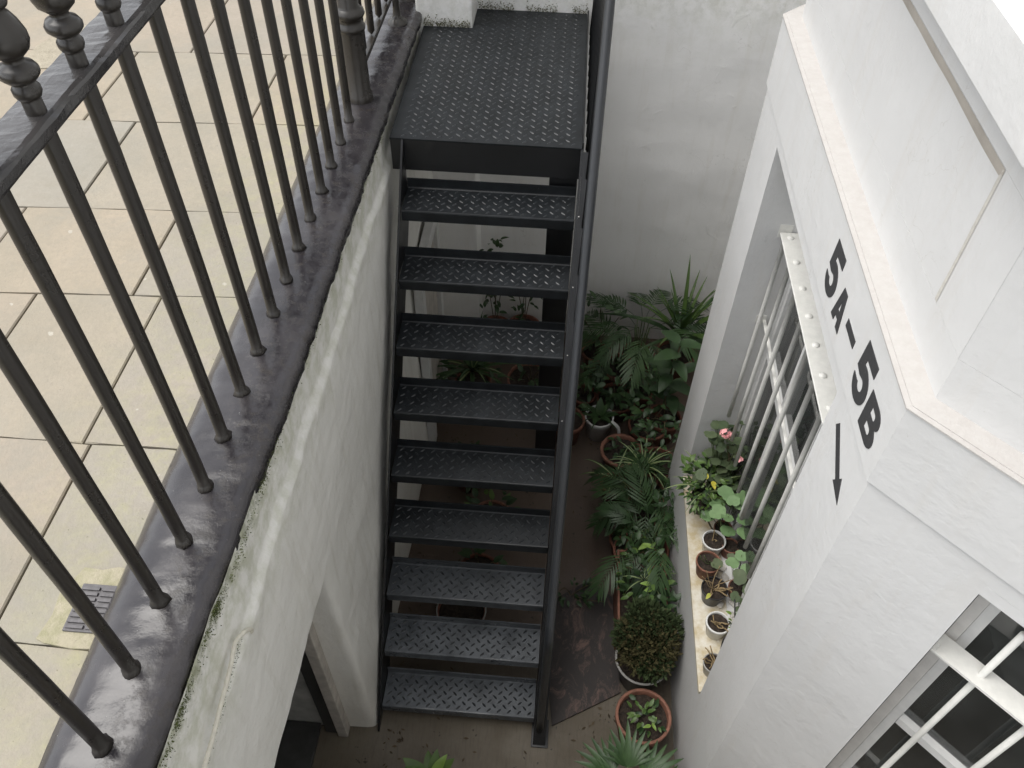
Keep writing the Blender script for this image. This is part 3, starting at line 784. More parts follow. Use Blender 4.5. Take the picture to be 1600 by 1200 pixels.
bm = bmesh.new(); ring(bm, .050, TH, 1.1525, 1.285); hpart('upper_wall', bm, MAT['white_house'])
# dirt and soft crease shade of the panel groove, painted as a strip
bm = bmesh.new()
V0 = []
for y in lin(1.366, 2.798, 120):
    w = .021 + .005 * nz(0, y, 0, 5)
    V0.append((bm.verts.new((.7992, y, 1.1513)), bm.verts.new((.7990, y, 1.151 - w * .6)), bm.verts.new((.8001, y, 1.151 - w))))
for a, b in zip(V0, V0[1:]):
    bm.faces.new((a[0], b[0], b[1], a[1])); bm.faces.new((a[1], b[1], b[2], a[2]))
hpart('groove_dirt_shade', bm, MAT['dirt_shade_paint'])
bm = bmesh.new(); V0 = []  # paler strip: crease shade along the panel's near edge, put into colour
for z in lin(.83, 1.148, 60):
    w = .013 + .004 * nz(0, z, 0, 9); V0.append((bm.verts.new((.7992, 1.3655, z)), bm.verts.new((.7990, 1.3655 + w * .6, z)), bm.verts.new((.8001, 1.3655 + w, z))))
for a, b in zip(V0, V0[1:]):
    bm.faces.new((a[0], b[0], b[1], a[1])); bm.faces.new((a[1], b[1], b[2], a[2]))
hpart('groove_dirt_shade', bm, simple('grey_groove_shade', (.50, .48, .44), .9, 60, .15, .4, .002))
# first floor sill course
bm = bmesh.new(); ring(bm, -.050, TH, 1.286, 1.404, 1.286, 1.418)
bevel(bm, .012, 3)
for v in bm.verts:
    v.co.x += .002 * nz(*v.co, 9)
hpart('sill_course', bm, MAT['white_house'])
bm = bmesh.new(); ring(bm, .052, TH, 1.4185, 5.2); hpart('upper_wall', bm, MAT['white_house'])
bm = bmesh.new(); prism(bm, [(1.86, -4), (1.86, 9), (6, 9), (6, -4)], FZ, 5.2); hpart('house_core', bm, MAT['dark_room'])
bm = bmesh.new(); ring(bm, -.12, .6, 5.201, 5.4); hpart('parapet', bm, MAT['white_house'])
# bay floor and ceiling slabs, dark rooms
def poly_in(k): return [(1.855, 3.6), (F0.x + k + .0, 3.0 - k * T8), (C0.x + k, 1.18 + k * T8), (1.855, .55)]
prismo('room_floor', poly_in(TH + .002), -2.1, -1.95, MAT['dark_room'])
prismo('room_ceiling', poly_in(TH + .002), .50, .60, MAT['dark_room'])

# windows
def window(O, D, N, s0, s1, z0, z1, mat_f, sashes, vbars, rec=.12, hbars=()):
    w = thing_part('window')
    def B(nm, a0, a1, k0, k1, za, zb, mat, bev=.003, parent=None):
        bm = bmesh.new()
        pl = [O + D * a0 + N * k0, O + D * a1 + N * k0, O + D * a1 + N * k1, O + D * a0 + N * k1]
        prism(bm, [(p.x, p.y) for p in pl], za, zb)
        if bev: bevel(bm, bev, 1)
        return subpart(nm, bm, mat, w if parent is None else parent)
    g = .002
    # box frame
    B('frame', s0 + g, s0 + .030, rec, rec + .05, z0 + .03, z1 - g, mat_f)
    B('frame', s1 - .030, s1 - g, rec, rec + .05, z0 + .03, z1 - g, mat_f)
    B('frame', s0 + .031, s1 - .031, rec, rec + .05, z1 - .05, z1 - g, mat_f)
    B('frame', s0 + g, s1 - g, rec - .02, rec + .06, z0 + .001, z0 + .029, mat_f)
    # sash
    a0, a1 = s0 + .031, s1 - .031
    B('sash', a0, a0 + .026, rec + .022, rec + .056, z0 + .030, z1 - .052, MAT['white_wood'])
    B('sash', a1 - .026, a1, rec + .022, rec + .056, z0 + .030, z1 - .052, MAT['white_wood'])
    zz = [z0 + .03] + list(hbars) + [z1 - .086]
    for z in zz: B('glazing_bar' if z in hbars else 'sash', a0 + .027, a1 - .027, rec + .020, rec + .054, z, z + .034, MAT['white_wood'])
    for v in vbars: 
        for za, zb in zip(zz, zz[1:]): B('glazing_bar', v - .011, v + .011, rec + .022, rec + .052, za + .035, zb - .001, MAT['white_wood'])
    vs = [a0 + .026] + [v for v in vbars] + [a1 - .026]
    for za, zb in zip(zz, zz[1:]):
        for va, vb in zip(vs, vs[1:]):
            B('pane', va + .0, vb - .0005, rec + .044, rec + .048, za + .034, zb, MAT['glass'], 0)
    return w
def thing_part(nm):
    bm = bmesh.new(); bm.verts.new((0, 0, 0))
    o = bpy.data.objects.new(nm, None); COL.objects.link(o); o.parent = hs_; o.matrix_parent_inverse = Matrix.Translation(-Vector(ho)); bm.free()
    return o
w1 = window(Vector((.75, 2.66)), Vector((0, -1)), Vector((1, 0)), 0, 1.16, WZ0, WZ1 - .001, MAT['white_wood'], 0, (.40, .76), .17, (-.60,))
w2 = window(C0, D2, N2, CS0, CS1, -1.2, .351, MAT['white_wood_warm'], 0, (), .10, (-.50,))
# window sill (front), stone coloured top
bm = bmesh.new(); prism(bm, [(.742, 1.503), (.742, 2.657), (.90, 2.657), (.90, 1.503)], WZ0 + .001, WZ0 + .022); bevel(bm, .004)
hpart('window_sill', bm, (lambda s: s.fin(s.mix(s.fac(s.noise(12, 6, .7), .4, .62), (.66, .63, .55), (.48, .40, .25)), .7, s.bump(s.noise(40, 5, .7), .5, .004)))(NT('stained_sill_paint')))
bm = bmesh.new(); prism(bm, [P2(CS0 + .002, .0), P2(CS1 - .002, .0), P2(CS1 - .002, .1), P2(CS0 + .002, .1)], WZ0 + .001, -1.2); hpart('window_apron', bm, MAT['white_house'])
# grilles
gr = thing_part('window_grille')
def gbox(a, b, bev=.002, nm='flat_bar'):
    bm = bmesh.new(); box(bm, a, b); bevel(bm, bev, 1); return subpart(nm, bm, MAT['white_metal'], gr)
gbox((.850, 1.503, .020), (.926, 2.655, .028))
gbox((.890, 1.52, -.436), (.904, 2.655, -.428))
gbox((.845, 2.6575, .000), (.895, 2.6595, .060), .0005, nm='bracket'); gbox((.862, 2.656, -.452), (.905, 2.6595, -.410), .0005, nm='bracket')
gmesh = None
bm = bmesh.new(); tube(bm, [(0, 0, 0), (0, 0, -.3), (0, 0, -.7), (0, 0, -1.05)], .0092, 12); gb = bpy.data.meshes.new('grille_bar'); bm.to_mesh(gb); bm.free()
gb.materials.append(MAT['white_metal']); gb.polygons.foreach_set('use_smooth', [True] * len(gb.polygons))
bm = bmesh.new(); lathe(bm, [(.0135, 0), (.0125, .003), (.009, .006), (.0, .008)], 12); gt = bpy.data.meshes.new('bar_tip'); bm.to_mesh(gt); bm.free(); gt.materials.append(MAT['white_metal']); gt.polygons.foreach_set('use_smooth', [True] * len(gt.polygons))
for k, y in enumerate([1.765, 1.905, 2.045, 2.185, 2.33, 2.475, 2.62]):
    o = link('grille_bar', gb, gr); o.location = (.876 - .010, y, .020)
    o = link('bar_tip', gt, gr); o.location = (.885, y, .028)
g2 = thing_part('window_grille')
def cbox(nm, s0, s1, k0, k1, z0, z1):
    bm = bmesh.new(); prism(bm, [P2(s0, k0), P2(s1, k0), P2(s1, k1), P2(s0, k1)], z0, z1); bevel(bm, .002, 1); return subpart(nm, bm, MAT['white_metal'], g2)
cbox('flat_bar', CS0 + .001, CS1 - .001, .026, .088, .034, .042)
cbox('flat_bar', CS0 + .001, CS1 - .001, .050, .072, -.96, -.952)
cbox('bracket', CS0 + .001, CS0 + .010, .03, .05, .043, .075)
bm = bmesh.new(); tube(bm, [(0, 0, -1.1), (0, 0, -.4), (0, 0, .26)], .0088, 14); cb_me = bpy.data.meshes.new('grille_bar'); bm.to_mesh(cb_me); bm.free(); cb_me.materials.append(MAT['white_metal']); cb_me.polygons.foreach_set('use_smooth', [True] * len(cb_me.polygons))
for s_ in (.427, .568, .709, .85):
    p = P2(s_, .06); o = link('grille_bar', cb_me, g2); o.location = (p[0], p[1], 0)

# lettering: outlines in (u, v), u along the wall towards the camera, v up, unit letter box 1 x 1
def arc(cx, cy, rx, ry, a0, a1, n=10): return [(cx + rx * cos(radians(a0 + (a1 - a0) * i / n)), cy + ry * sin(radians(a0 + (a1 - a0) * i / n))) for i in range(n + 1)]
five = [(.08, 1), (.95, 1), (.95, .77), (.37, .77), (.35, .66)] + arc(.50, .335, .48, .335, 100, -90, 14) + arc(.48, .30, .46, .30, -92, -178, 8) + [(.26, .27)] + arc(.50, .32, .17, .12, 200, 440, 12) + [(.30, .40), (.02, .44)]
A_o = [(.0, 0), (.33, 0), (.38, .20), (.62, .20), (.67, 0), (1, 0), (.70, 1), (.30, 1)]
A_i = [(.42, .40), (.58, .40), (.5, .72)]
B_o = [(0, 0), (.56, 0)] + arc(.62, .29, .36, .29, -80, 70, 9) + arc(.60, .75, .32, .25, -50, 85, 8) + [(.5, 1), (0, 1)]
B_1 = [(.32, .20), (.56, .20)] + arc(.56, .30, .09, .095, -80, 80, 6) + [(.32, .40)]
B_2 = [(.32, .61), (.54, .61)] + arc(.54, .70, .08, .09, -80, 80, 6) + [(.32, .80)]
DASH = [(0, 0), (1, 0), (1, 1), (0, 1)]
lt = thing_part('lettering')
def glyph(nm, loops, y0, z0, w, h, x=.742, rot=0, depth=.0025):
    cu = bpy.data.curves.new(nm, 'CURVE'); cu.dimensions = '2D'; cu.fill_mode = 'BOTH'; cu.extrude = .0012
    for lp in loops:
        sp = cu.splines.new('POLY'); sp.points.add(len(lp) - 1); sp.use_cyclic_u = True
        for p, (u, v) in zip(sp.points, lp): p.co = (u * w, v * h, 0, 1)
    tmp = bpy.data.objects.new(nm, cu); COL.objects.link(tmp)
    dg_ = bpy.context.evaluated_depsgraph_get()
    me = bpy.data.meshes.new_from_object(tmp.evaluated_get(dg_)); bpy.data.objects.remove(tmp)
    # curve x -> world -y, curve y -> world z, curve z -> world -x
    Mx = Matrix(((0, 0, -1, x - .0005), (-1, 0, 0, y0), (0, 1, 0, z0), (0, 0, 0, 1))) @ Matrix.Rotation(rot, 4, 'Z')
    me.transform(Mx); me.materials.clear(); me.materials.append(MAT['letter'])
    return link(nm, me, lt)
k_ = .742 / .75
glyph('digit_five', [five], 1.831, .486, .106, .150)
glyph('letter_a', [A_o, A_i], 1.701, .486, .086, .108)
glyph('hyphen', [DASH], 1.588, .544, .084, .025)
glyph('digit_five', [five], 1.449, .485, .108, .153)
glyph('letter_b', [B_o, B_1, B_2], 1.329, .478, .104, .112)
al = math.hypot(.173, .116); aa = -math.atan2(.116, .173)
arrow = [(0, -.0145), (al - .066, -.0145), (al - .066, -.033), (al, 0), (al - .066, .033), (al - .066, .0145), (0, .0145)]
glyph('arrow', [arrow], 1.424, .353, 1, 1, .7505, aa)

# ================================================================ ENTRANCE BRIDGE BEHIND THE CAMERA
eb = thing('entrance_bridge', 'entrance steps bridging the basement area behind the viewpoint', 'steps', (0, -.9, FZ)); 
sub(boxo('bridge', (-.78, -2.4, FZ), (1.58, -.40, .38), MAT['white_back'], eb, .01), (0, -.9, FZ))

# ================================================================ RUSTY SHEET ON THE FLOOR
bm = bmesh.new()
prism(bm, [(.135, 1.60), (.485, 1.80), (.44, 2.34), (.30, 2.43), (.12, 2.30), (.10, 1.9)], 0, .012)
for v in bm.verts:
    v.co.z += .02 * max(0, v.co.y - 1.9); v.co.y -= .03
bevel(bm, .003, 1)
for v in bm.verts: v.co.z += FZ + .003
tag(mesh_obj('metal_sheet', bm, MAT['rust']), 'dark rusty sheet with cut corners lying on the floor beside the stair foot', 'sheet')

bm = bmesh.new(); rr = random.Random(12)
for k in range(900):
    x, y = rr.uniform(-.72, .7), rr.uniform(1.0, 4.3)
    if rr.random() < .6: x = .3 + abs(rr.gauss(0, .12)) if rr.random() < .6 else -.7 + abs(rr.gauss(0, .1))
    if fbm(x, y, 0, 2.5) < -.1: continue
    L = rr.uniform(.004, .016); a = rr.uniform(0, 6.3); c = Vector((x, y, FZ + .006)); u = Vector((cos(a), sin(a), rr.uniform(-.1, .3))) * L; w = Vector((-sin(a), cos(a), rr.uniform(-.2, .2))) * L * .4
    bm.faces.new([bm.verts.new(c - u), bm.verts.new(c + w), bm.verts.new(c + u), bm.verts.new(c - w)])
tag(mesh_obj('leaf_litter', bm, simple('dead_leaf', (.07, .05, .028), .9, 20, .6, .1), kind='stuff'), 'scattered dead leaf bits and crumbs of soil on the area floor', 'leaf litter')
# ================================================================ PLANTS
def leafmesh(nm, kind, mat, L=1., w=.3, curl=.2, fold=.15):
    bm = bmesh.new(); uv = bm.loops.layers.uv.new('UVMap')
    if kind == 'round':
        n = 18; c = bm.verts.new((L * .5, 0, -curl * .10 * L)); rim = []
        for k in range(n):
            a = 2 * pi * k / n; r = L * .5 * (1 + .06 * cos(a * 7)) * (1 - .35 * max(0, cos(a - pi)) ** 6)
            rim.append(bm.verts.new((L * .5 + r * cos(a), r * sin(a), curl * .12 * L * sin(a * 3.0) + .06 * L * curl)))
        mid = []
        for k in range(n):
            mid.append(bm.verts.new(((rim[k].co.x + c.co.x) / 2, (rim[k].co.y) / 2, .03 * L * curl)))
        for k in range(n):
            k2 = (k + 1) % n
            bm.faces.new((c, mid[k], mid[k2])); bm.faces.new((mid[k], rim[k], rim[k2], mid[k2]))
    else:
        n = 8
        rows_ = []
        for i in range(n + 1):
            t = i / n
            if kind == 'blade': ww = w * (min(1, .35 + t * 3)) * (1 - t ** 2.2) ** .8
            elif kind == 'ovate': ww = w * max(0.0, sin(pi * min(1, t ** .75))) ** .8
            elif kind == 'leaflet': ww = w * max(0.0, sin(pi * (t * .93 + .04))) ** .7
            a = curl * t
            if abs(curl) > 1e-3: x, z = L * sin(curl * t) / curl, -L * (1 - cos(curl * t)) / curl
            else: x, z = L * t, 0
            ww = max(ww, .002 * L)
            rows_.append([bm.verts.new((x, -ww / 2, z + ww * fold)), bm.verts.new((x, 0, z)), bm.verts.new((x, ww / 2, z + ww * fold))])
        for i in range(n):
            for j in range(2):
                f = bm.faces.new((rows_[i][j], rows_[i + 1][j], rows_[i + 1][j + 1], rows_[i][j + 1]))
                for lp in f.loops:
                    jj = 0 if lp.vert in (rows_[i][0], rows_[i + 1][0]) else (.5 if lp.vert in (rows_[i][1], rows_[i + 1][1]) else 1)
                    lp[uv].uv = (jj, 0)
    me = bpy.data.meshes.new(nm); bm.to_mesh(me); bm.free(); me.materials.append(MAT[mat])
    me.polygons.foreach_set('use_smooth', [True] * len(me.polygons)); return me
def frondmesh(nm, mat, L=.45, nl=11, ll=.16, lw=.020, droop=1.1):
    bm = bmesh.new(); R_ = random
    def rach(t):
        a = droop * t
        return Vector((L * sin(a) / droop, 0, L * .0 - L * (1 - cos(a)) / droop * 1.0)), Vector((cos(a), 0, -sin(a)))
    tube(bm, [rach(t)[0] for t in lin(0, 1, 8)], [.0028 * (1 - .6 * t) for t in lin(0, 1, 8)], 4)
    for i in range(nl):
        t = .28 + .72 * (i + .5) / nl; p, d = rach(t)
        for sg in (-1, 1):
            ln = ll * (1 - .55 * abs(t - .5) ** 1.0) * R_.uniform(.85, 1.1) * (1.0 if t < .85 else .75)
            side = Vector((0, sg, 0)); ang = radians(58 - 30 * t) + R_.uniform(-.08, .08)
            u = (d * cos(ang) + side * sin(ang)).normalized(); up = Vector((d.z * -1, 0, d.x)).normalized()
            wv = u.cross(up).normalized() * lw
            prev = None
            for k in range(5):
                s_ = k / 4; ww = max(.06, sin(pi * (s_ * .9 + .07))) ; c = p + u * ln * s_ - Vector((0, 0, 1)) * ln * .35 * s_ * s_ + up * .004
                row = (bm.verts.new(c - wv * ww * .5), bm.verts.new(c + wv * ww * .5))
                if prev: bm.faces.new((prev[0], row[0], row[1], prev[1]))
                prev = row
    me = bpy.data.meshes.new(nm); bm.to_mesh(me); bm.free(); me.materials.append(MAT[mat])
    me.polygons.foreach_set('use_smooth', [True] * len(me.polygons)); return me
random.seed(21)
LM = dict(blade=leafmesh('leaf', 'blade', 'leaf_palm', 1, .075, .9, .25), blade_up=leafmesh('leaf', 'blade', 'leaf_mid', 1, .06, .55, .3),
          spider=leafmesh('leaf', 'blade', 'leaf_stripe', 1, .07, 1.5, .25), gr=leafmesh('leaf', 'round', 'leaf_ger', 1), grp=leafmesh('leaf', 'round', 'leaf_pale', 1), grl=leafmesh('leaf', 'round', 'leaf_lime', 1),
          ov=leafmesh('leaf', 'ovate', 'leaf_mid', 1, .42, .5, .12), ovd=leafmesh('leaf', 'ovate', 'leaf_dark', 1, .45, .7, .12), ovp=leafmesh('leaf', 'ovate', 'leaf_palm', 1, .45, .6, .10), ovy=leafmesh('leaf', 'ovate', 'leaf_yel', 1, .5, .5, .12), ovl=leafmesh('leaf', 'ovate', 'leaf_lime', 1, .40, .5, .12),
          fr=[frondmesh('frond', 'leaf_palm', .45, 13, .15, .015), frondmesh('frond', 'leaf_palm', .45, 12, .17, .016, 1.4), frondmesh('frond', 'leaf_dark', .42, 12, .14, .017, 1.2)],
          fan=leafmesh('leaf', 'blade', 'leaf_palm', 1, .17, .7, .15))
def place(me, parent, p, az, el, roll, s, nm=None):
    o = link(nm or me.name.split('.')[0], me, parent)
    Mx = Matrix.Translation(p) @ Matrix.Rotation(az, 4, 'Z') @ Matrix.Rotation(-el, 4, 'Y') @ Matrix.Rotation(roll, 4, 'X') @ Matrix.Scale(s, 4)
    o.matrix_local = Mx; return o
def pot(parent, r, h, mat, rim=.012, soil=True, z=0, taper=.72, lip=True):
    bm = bmesh.new(); t = .007
    prof = [(0, 0), (r * taper, 0), (r * (taper + (1 - taper) * .78), h * .80)]
    if lip: prof += [(r * (taper + (1 - taper) * .80) + rim * .6, h * .82), (r + rim * .3, h - .003), (r + rim * .1, h)]
    else: prof += [(r, h - .002), (r + .001, h)]
    prof += [(r - rim * .7, h), (r - rim * .9, h - .004), (r - rim * 1.1, h * .8)]
    lathe(bm, prof, 28)
    o = mesh_obj('pot', bm, MAT[mat], parent, smooth=False); o.location = (0, 0, z)
    for p in o.data.polygons: p.use_smooth = True
    if soil:
        bm = bmesh.new(); rs = r - rim * 1.0
        rings = [(0, .0)] + [(rs * k / 5, 0) for k in range(1, 6)]
        lathe(bm, [(a, h * .86) for a, _ in rings], 22)
        for v in bm.verts: v.co.z += .008 * fbm(v.co.x + h, v.co.y + r, 0, 30)
        s_ = mesh_obj('soil', bm, MAT['soil'], parent, smooth=True); s_.location = (0, 0, z)
def stems(parent, paths, r, mat='stem', nm='stem'):
    for pth in paths:
        bm = bmesh.new(); tube(bm, smooth_path(pth, 3), r, 5); mesh_obj(nm, bm, MAT[mat], parent, smooth=True)
def rosette(parent, me, n, L, z, el=(20, 80), r0=.01, az0=0, spread=360, lv=.25, roll=.2):
    for k in range(n):
        az = az0 + radians(spread) * (k + random.uniform(-.3, .3)) / n
        e = radians(random.uniform(*el)); l = L * random.uniform(1 - lv, 1 + lv)
        m = random.choice(me) if isinstance(me, list) else me
        place(m, parent, (r0 * cos(az), r0 * sin(az), z), az, e, random.uniform(-roll, roll), l)
def bushy(parent, mes, n, R_, zc, H, s=(.03, .05), nm='leaf', squash=1.0, inner=.5):
    for k in range(n):
        while True:
            p = Vector((random.uniform(-1, 1), random.uniform(-1, 1), random.uniform(-1, 1)))
            if inner < p.length < 1: break
        q = Vector((p.x * R_, p.y * R_ * squash, zc + p.z * H / 2))
        az = math.atan2(p.y, p.x) + random.uniform(-.7, .7); el = random.uniform(-.3, .9)
        place(random.choice(mes), parent, q, az, el, random.uniform(-.5, .5), random.uniform(*s), nm)
def cloud(parent, nm, mat, n, R_, zc, H, s, squash=1.0, inner=.3, seed=1):   # countless tiny leaves joined
    rr = random.Random(seed); bm = bmesh.new()
    for k in range(n):
        while True:
            p = Vector((rr.uniform(-1, 1), rr.uniform(-1, 1), rr.uniform(-1, 1)))
            if inner < p.length < 1 + .25 * nz(p.x * 2, p.y * 2, p.z * 2, 2): break
        c = Vector((p.x * R_, p.y * R_ * squash, zc + p.z * H / 2)); L = rr.uniform(*s)
        d = (p + Vector((rr.uniform(-.8, .8), rr.uniform(-.8, .8), rr.uniform(-.3, .9)))).normalized()
        w = d.cross(Vector((rr.uniform(-1, 1), rr.uniform(-1, 1), rr.uniform(-1, 1)))).normalized() * L * .22
        a = [bm.verts.new(c), bm.verts.new(c + d * L * .5 + w), bm.verts.new(c + d * L), bm.verts.new(c + d * L * .5 - w)]
        bm.faces.new(a)
    return mesh_obj(nm, bm, MAT[mat], parent, kind='stuff')

GF = 'potted plants along the floor below the bay'
# --- tall blade-leaved plant in the far corner
random.seed(101)
t = thing('potted_plant', 'tall sword-leaved plant standing against the far white wall', 'plant', (.86, 4.08, FZ), 0, GF)
pot(t, .13, .24, 'terracotta_dark')
stems(t, [[(0, 0, .2), (.01, 0, .45)]], .014)
rosette(t, LM['blade_up'], 24, .48, .40, (45, 86), .02, lv=.35)
rosette(t, LM['blade'], 8, .50, .38, (15, 45), .02)
# --- palms against the wall
def palm(loc, label, n, z, L, el=(25, 70), potmat='terracotta_dark', pr=.12, ph=.22, az0=0., s=(.8, 1.15)):
    t = thing('potted_palm', label, 'plant', loc, 0, GF)
    pot(t, pr, ph, potmat)
    for k in range(n):
        az = az0 + 2 * pi * (k + random.uniform(-.35, .35)) / n; e = radians(random.uniform(*el)); sc = random.uniform(*s) * L / .45
        b = Vector((.02 * cos(az), .02 * sin(az), ph * .85)); top = Vector((.05 * cos(az), .05 * sin(az), z + random.uniform(-.05, .04)))
        bm = bmesh.new(); tube(bm, [b, (b + top) / 2, top], .0035, 4); mesh_obj('stalk', bm, MAT['greenstem'], t, smooth=True)
        place(random.choice(LM['fr']), t, top, az, e, random.uniform(-.25, .25), sc, 'frond')
    return t
random.seed(33)
palm((.60, 4.05, FZ), 'feathery palm in front of the far white wall, left of the sword-leaved plant', 11, .50, .42, (5, 50))
palm((.47, 3.93, FZ), 'low feathery palm nearest the handrail by the far wall', 6, .38, .32, (0, 45))
random.seed(34)
palm((.625, 2.80, FZ), 'wide dark green palm below the window sill, beyond the long planter', 14, .36, .31, (-5, 50))
random.seed(35)
palm((.62, 2.52, FZ), 'palm with drooping fronds against the bay wall beside the long planter', 8, .40, .34, (0, 50))
random.seed(36)
palm((.55, 2.50, FZ), 'small yellow-green palm frond plant overhanging the left edge of the long planter', 5, .34, .36, (0, 40))
# --- broad leaved plant
random.seed(55)
t = thing('potted_plant', 'leafy plant with broad dark leaves on a thin stem beside the bay corner', 'plant', (.76, 3.52, FZ), 0, GF)
pot(t, .11, .2, 'terracotta_dark')
stems(t, [[(0, 0, .18), (-.02, .02, .5), (.0, 0, .85)]], .006)
for k in range(15):
    place(LM['ovd'] if k % 3 else LM['ovp'], t, (random.uniform(-.03, .03), random.uniform(-.03, .03), .30 + .042 * k), k * 2.4, radians(random.uniform(-10, 35)), 0, random.uniform(.15, .21), 'leaf')
# --- low dark shrubs filling the corner
def shrub(loc, label, n, R_, H, mats=('ovd', 'ovp'), s=(.05, .085), pm='terracotta_dark', pr=.12, ph=.2, zc=None, group=GF, cat='plant', squash=1.):
    t = thing('potted_shrub', label, cat, loc, random.uniform(0, 6), group)
    pot(t, pr, ph, pm)
    stems(t, [[(0, 0, ph * .8), (.3 * R_ * cos(a), .3 * R_ * sin(a), ph + H * .4), (.7 * R_ * cos(a + .3), .7 * R_ * sin(a + .3), ph + H * .75)] for a in (0, 1.7, 3.1, 4.6)], .003)
    bushy(t, [LM[m] for m in mats], n, R_, (ph + H * .55) if zc is None else zc, H, s, squash=squash)
    return t
random.seed(61)
shrub((.32, 4.08, FZ), 'dark leafy shrub with a red pot behind the handrail against the far wall', 55, .17, .42, pm='terracotta', pr=.10)
shrub((.46, 3.70, FZ), 'low dark shrub in a red pot between the white pot and the far palms', 65, .17, .26, pm='terracotta_dark', pr=.13, ph=.16)
shrub((.655, 3.45, FZ), 'sparse dark plant in a round red pot behind the wide bowl', 60, .17, .26, pm='terracotta_dark', pr=.125, ph=.2)
shrub((.70, 3.15, FZ), 'dense small-leaved dark shrub close to the bay wall behind the bowl', 60, .16, .34, s=(.035, .06))
shrub((.14, 3.45, FZ), 'thin plant in a terracotta pot half hidden behind the handrail', 14, .10, .20, pm='terracotta', pr=.11, ph=.2)
for (x, y, n_, R_, H_, lb) in ((.62, 3.78, 80, .17, .34, 'dense dark shrub between the far palm and the round red pot'), (.66, 2.98, 60, .13, .22, 'low dark shrub against the bay wall beside the spider plant'),
                           (.50, 2.62, 60, .13, .18, 'dark ground-hugging shrub below the drooping palm'), (.70, 2.66, 60, .10, .36, 'upright dark shrub tight against the bay wall below the sill'), (.24, 3.72, 50, .11, .24, 'small shrub just right of the handrail near the white pot'), (.66, 2.06, 60, .10, .30, 'leafy shrub between the long planter and the brown-green bush')):
    shrub((x, y, FZ), lb, n_, R_, H_, s=(.045, .075), pr=.085, ph=.15)
# --- white pot with a pale bulb plant
random.seed(62)
t = thing('potted_plant', 'white plastic pot of drooping leaves left of the wide terracotta bowl', 'plant', (.345, 3.50, FZ), 0, GF)
pot(t, .092, .19, 'white_plastic', .008)
rosette(t, LM['ovp'], 7, .10, .18, (10, 70)); rosette(t, LM['blade'], 7, .16, .17, (30, 75))
bm = bmesh.new(); tube(bm, smooth_path([(.075, -.05, .20), (.12, -.07, .17), (.135, -.085, .10)]), .011, 8); mesh_obj('handle', bm, MAT['white_plastic'], t, smooth=True)
# --- wide bowl
t = thing('potted_plant', 'wide terracotta bowl filled with small green seedlings', 'plant', (.485, 3.25, FZ), 0, GF)
pot(t, .128, .17, 'terracotta', .018, taper=.62)
bushy(t, [LM['ovd'], LM['ovp']], 34, .095, .19, .09, (.035, .06), inner=.1)
# --- striped spider plant
random.seed(64)
t = thing('potted_plant', 'striped spider plant with arching cream-edged leaves below the wide bowl', 'plant', (.60, 3.02, FZ), 0, GF)
pot(t, .10, .2, 'terracotta_dark')
rosette(t, LM['spider'], 24, .20, .30, (30, 85), .015, lv=.2)
t = thing('potted_plant', 'small striped plant with two long pale leaves, left of the spider plant', 'plant', (.44, 3.0, FZ), 0, GF)
pot(t, .08, .16, 'terracotta_dark')
for k, (az, el) in enumerate(((2.5, 40), (2.9, 25), (1.2, 60), (4.4, 50), (5.4, 50))): place(LM['spider'], t, (0, 0, .2), az, radians(el), 0, .26, 'leaf')
# --- long planter
random.seed(66)
t = thing('trough_planter', 'long terracotta trough of mixed small plants against the bay wall', 'planter', (.58, 2.26, FZ))
def trough(x0, x1, y0, y1, h):
    bm = bmesh.new(); w = .012
    for a, b in (((x0, y0, 0), (x0 + w, y1, h)), ((x1 - w, y0, 0), (x1, y1, h)), ((x0 + w, y0, 0), (x1 - w, y0 + w, h)), ((x0 + w, y1 - w, 0), (x1 - w, y1, h))): box(bm, a, b)
    mesh_obj('trough', bm, MAT['terracotta'], t)
    boxo('soil', (x0 + w, y0 + w, 0), (x1 - w, y1 - w, h * .85), MAT['soil'], t)
trough(-.13, .14, -.26, .24, .22)
bushy(t, [LM['ovd'], LM['ovp'], LM['ov']], 110, .13, .34, .28, (.035, .065), squash=2.0, inner=.2)
rosette(t, LM['spider'], 8, .16, .33, (20, 70))
for k in range(5): place(LM['ovl'], t, (random.uniform(-.06, .06), random.uniform(-.1, .2), .42), random.uniform(0, 6), .3, 0, .07, 'leaf')
# --- brownish bush
random.seed(68)
t = thing('potted_bush', 'rounded brown-green fine-leaved bush in a dark pot below the sill corner', 'plant', (.575, 1.87, FZ), 0, GF)
pot(t, .135, .22, 'black_plastic', .008); 
bm = bmesh.new(); lathe(bm, [(.137, .214), (.141, .217), (.141, .222), (.136, .224), (.130, .222)], 30); mesh_obj('pot_rim', bm, MAT['grey_plastic'], t, smooth=True)
stems(t, [[(0, 0, .2), (.08 * cos(a), .08 * sin(a), .36), (.13 * cos(a), .13 * sin(a), .46)] for a in lin(0, 5.5, 7)], .003)
cloud(t, 'fine_foliage', 'leaf_brown', 3400, .150, .41, .30, (.012, .034), seed=5)
for j, (dx, dy, dz) in enumerate(((.07, .05, .05), (-.08, .03, .0), (.03, -.08, -.04), (-.02, .09, .07))):
    o = cloud(t, 'fine_foliage', 'leaf_heath', 1100, .085, .42, .17, (.014, .040), seed=9 + j); o.location = (dx, dy, dz)
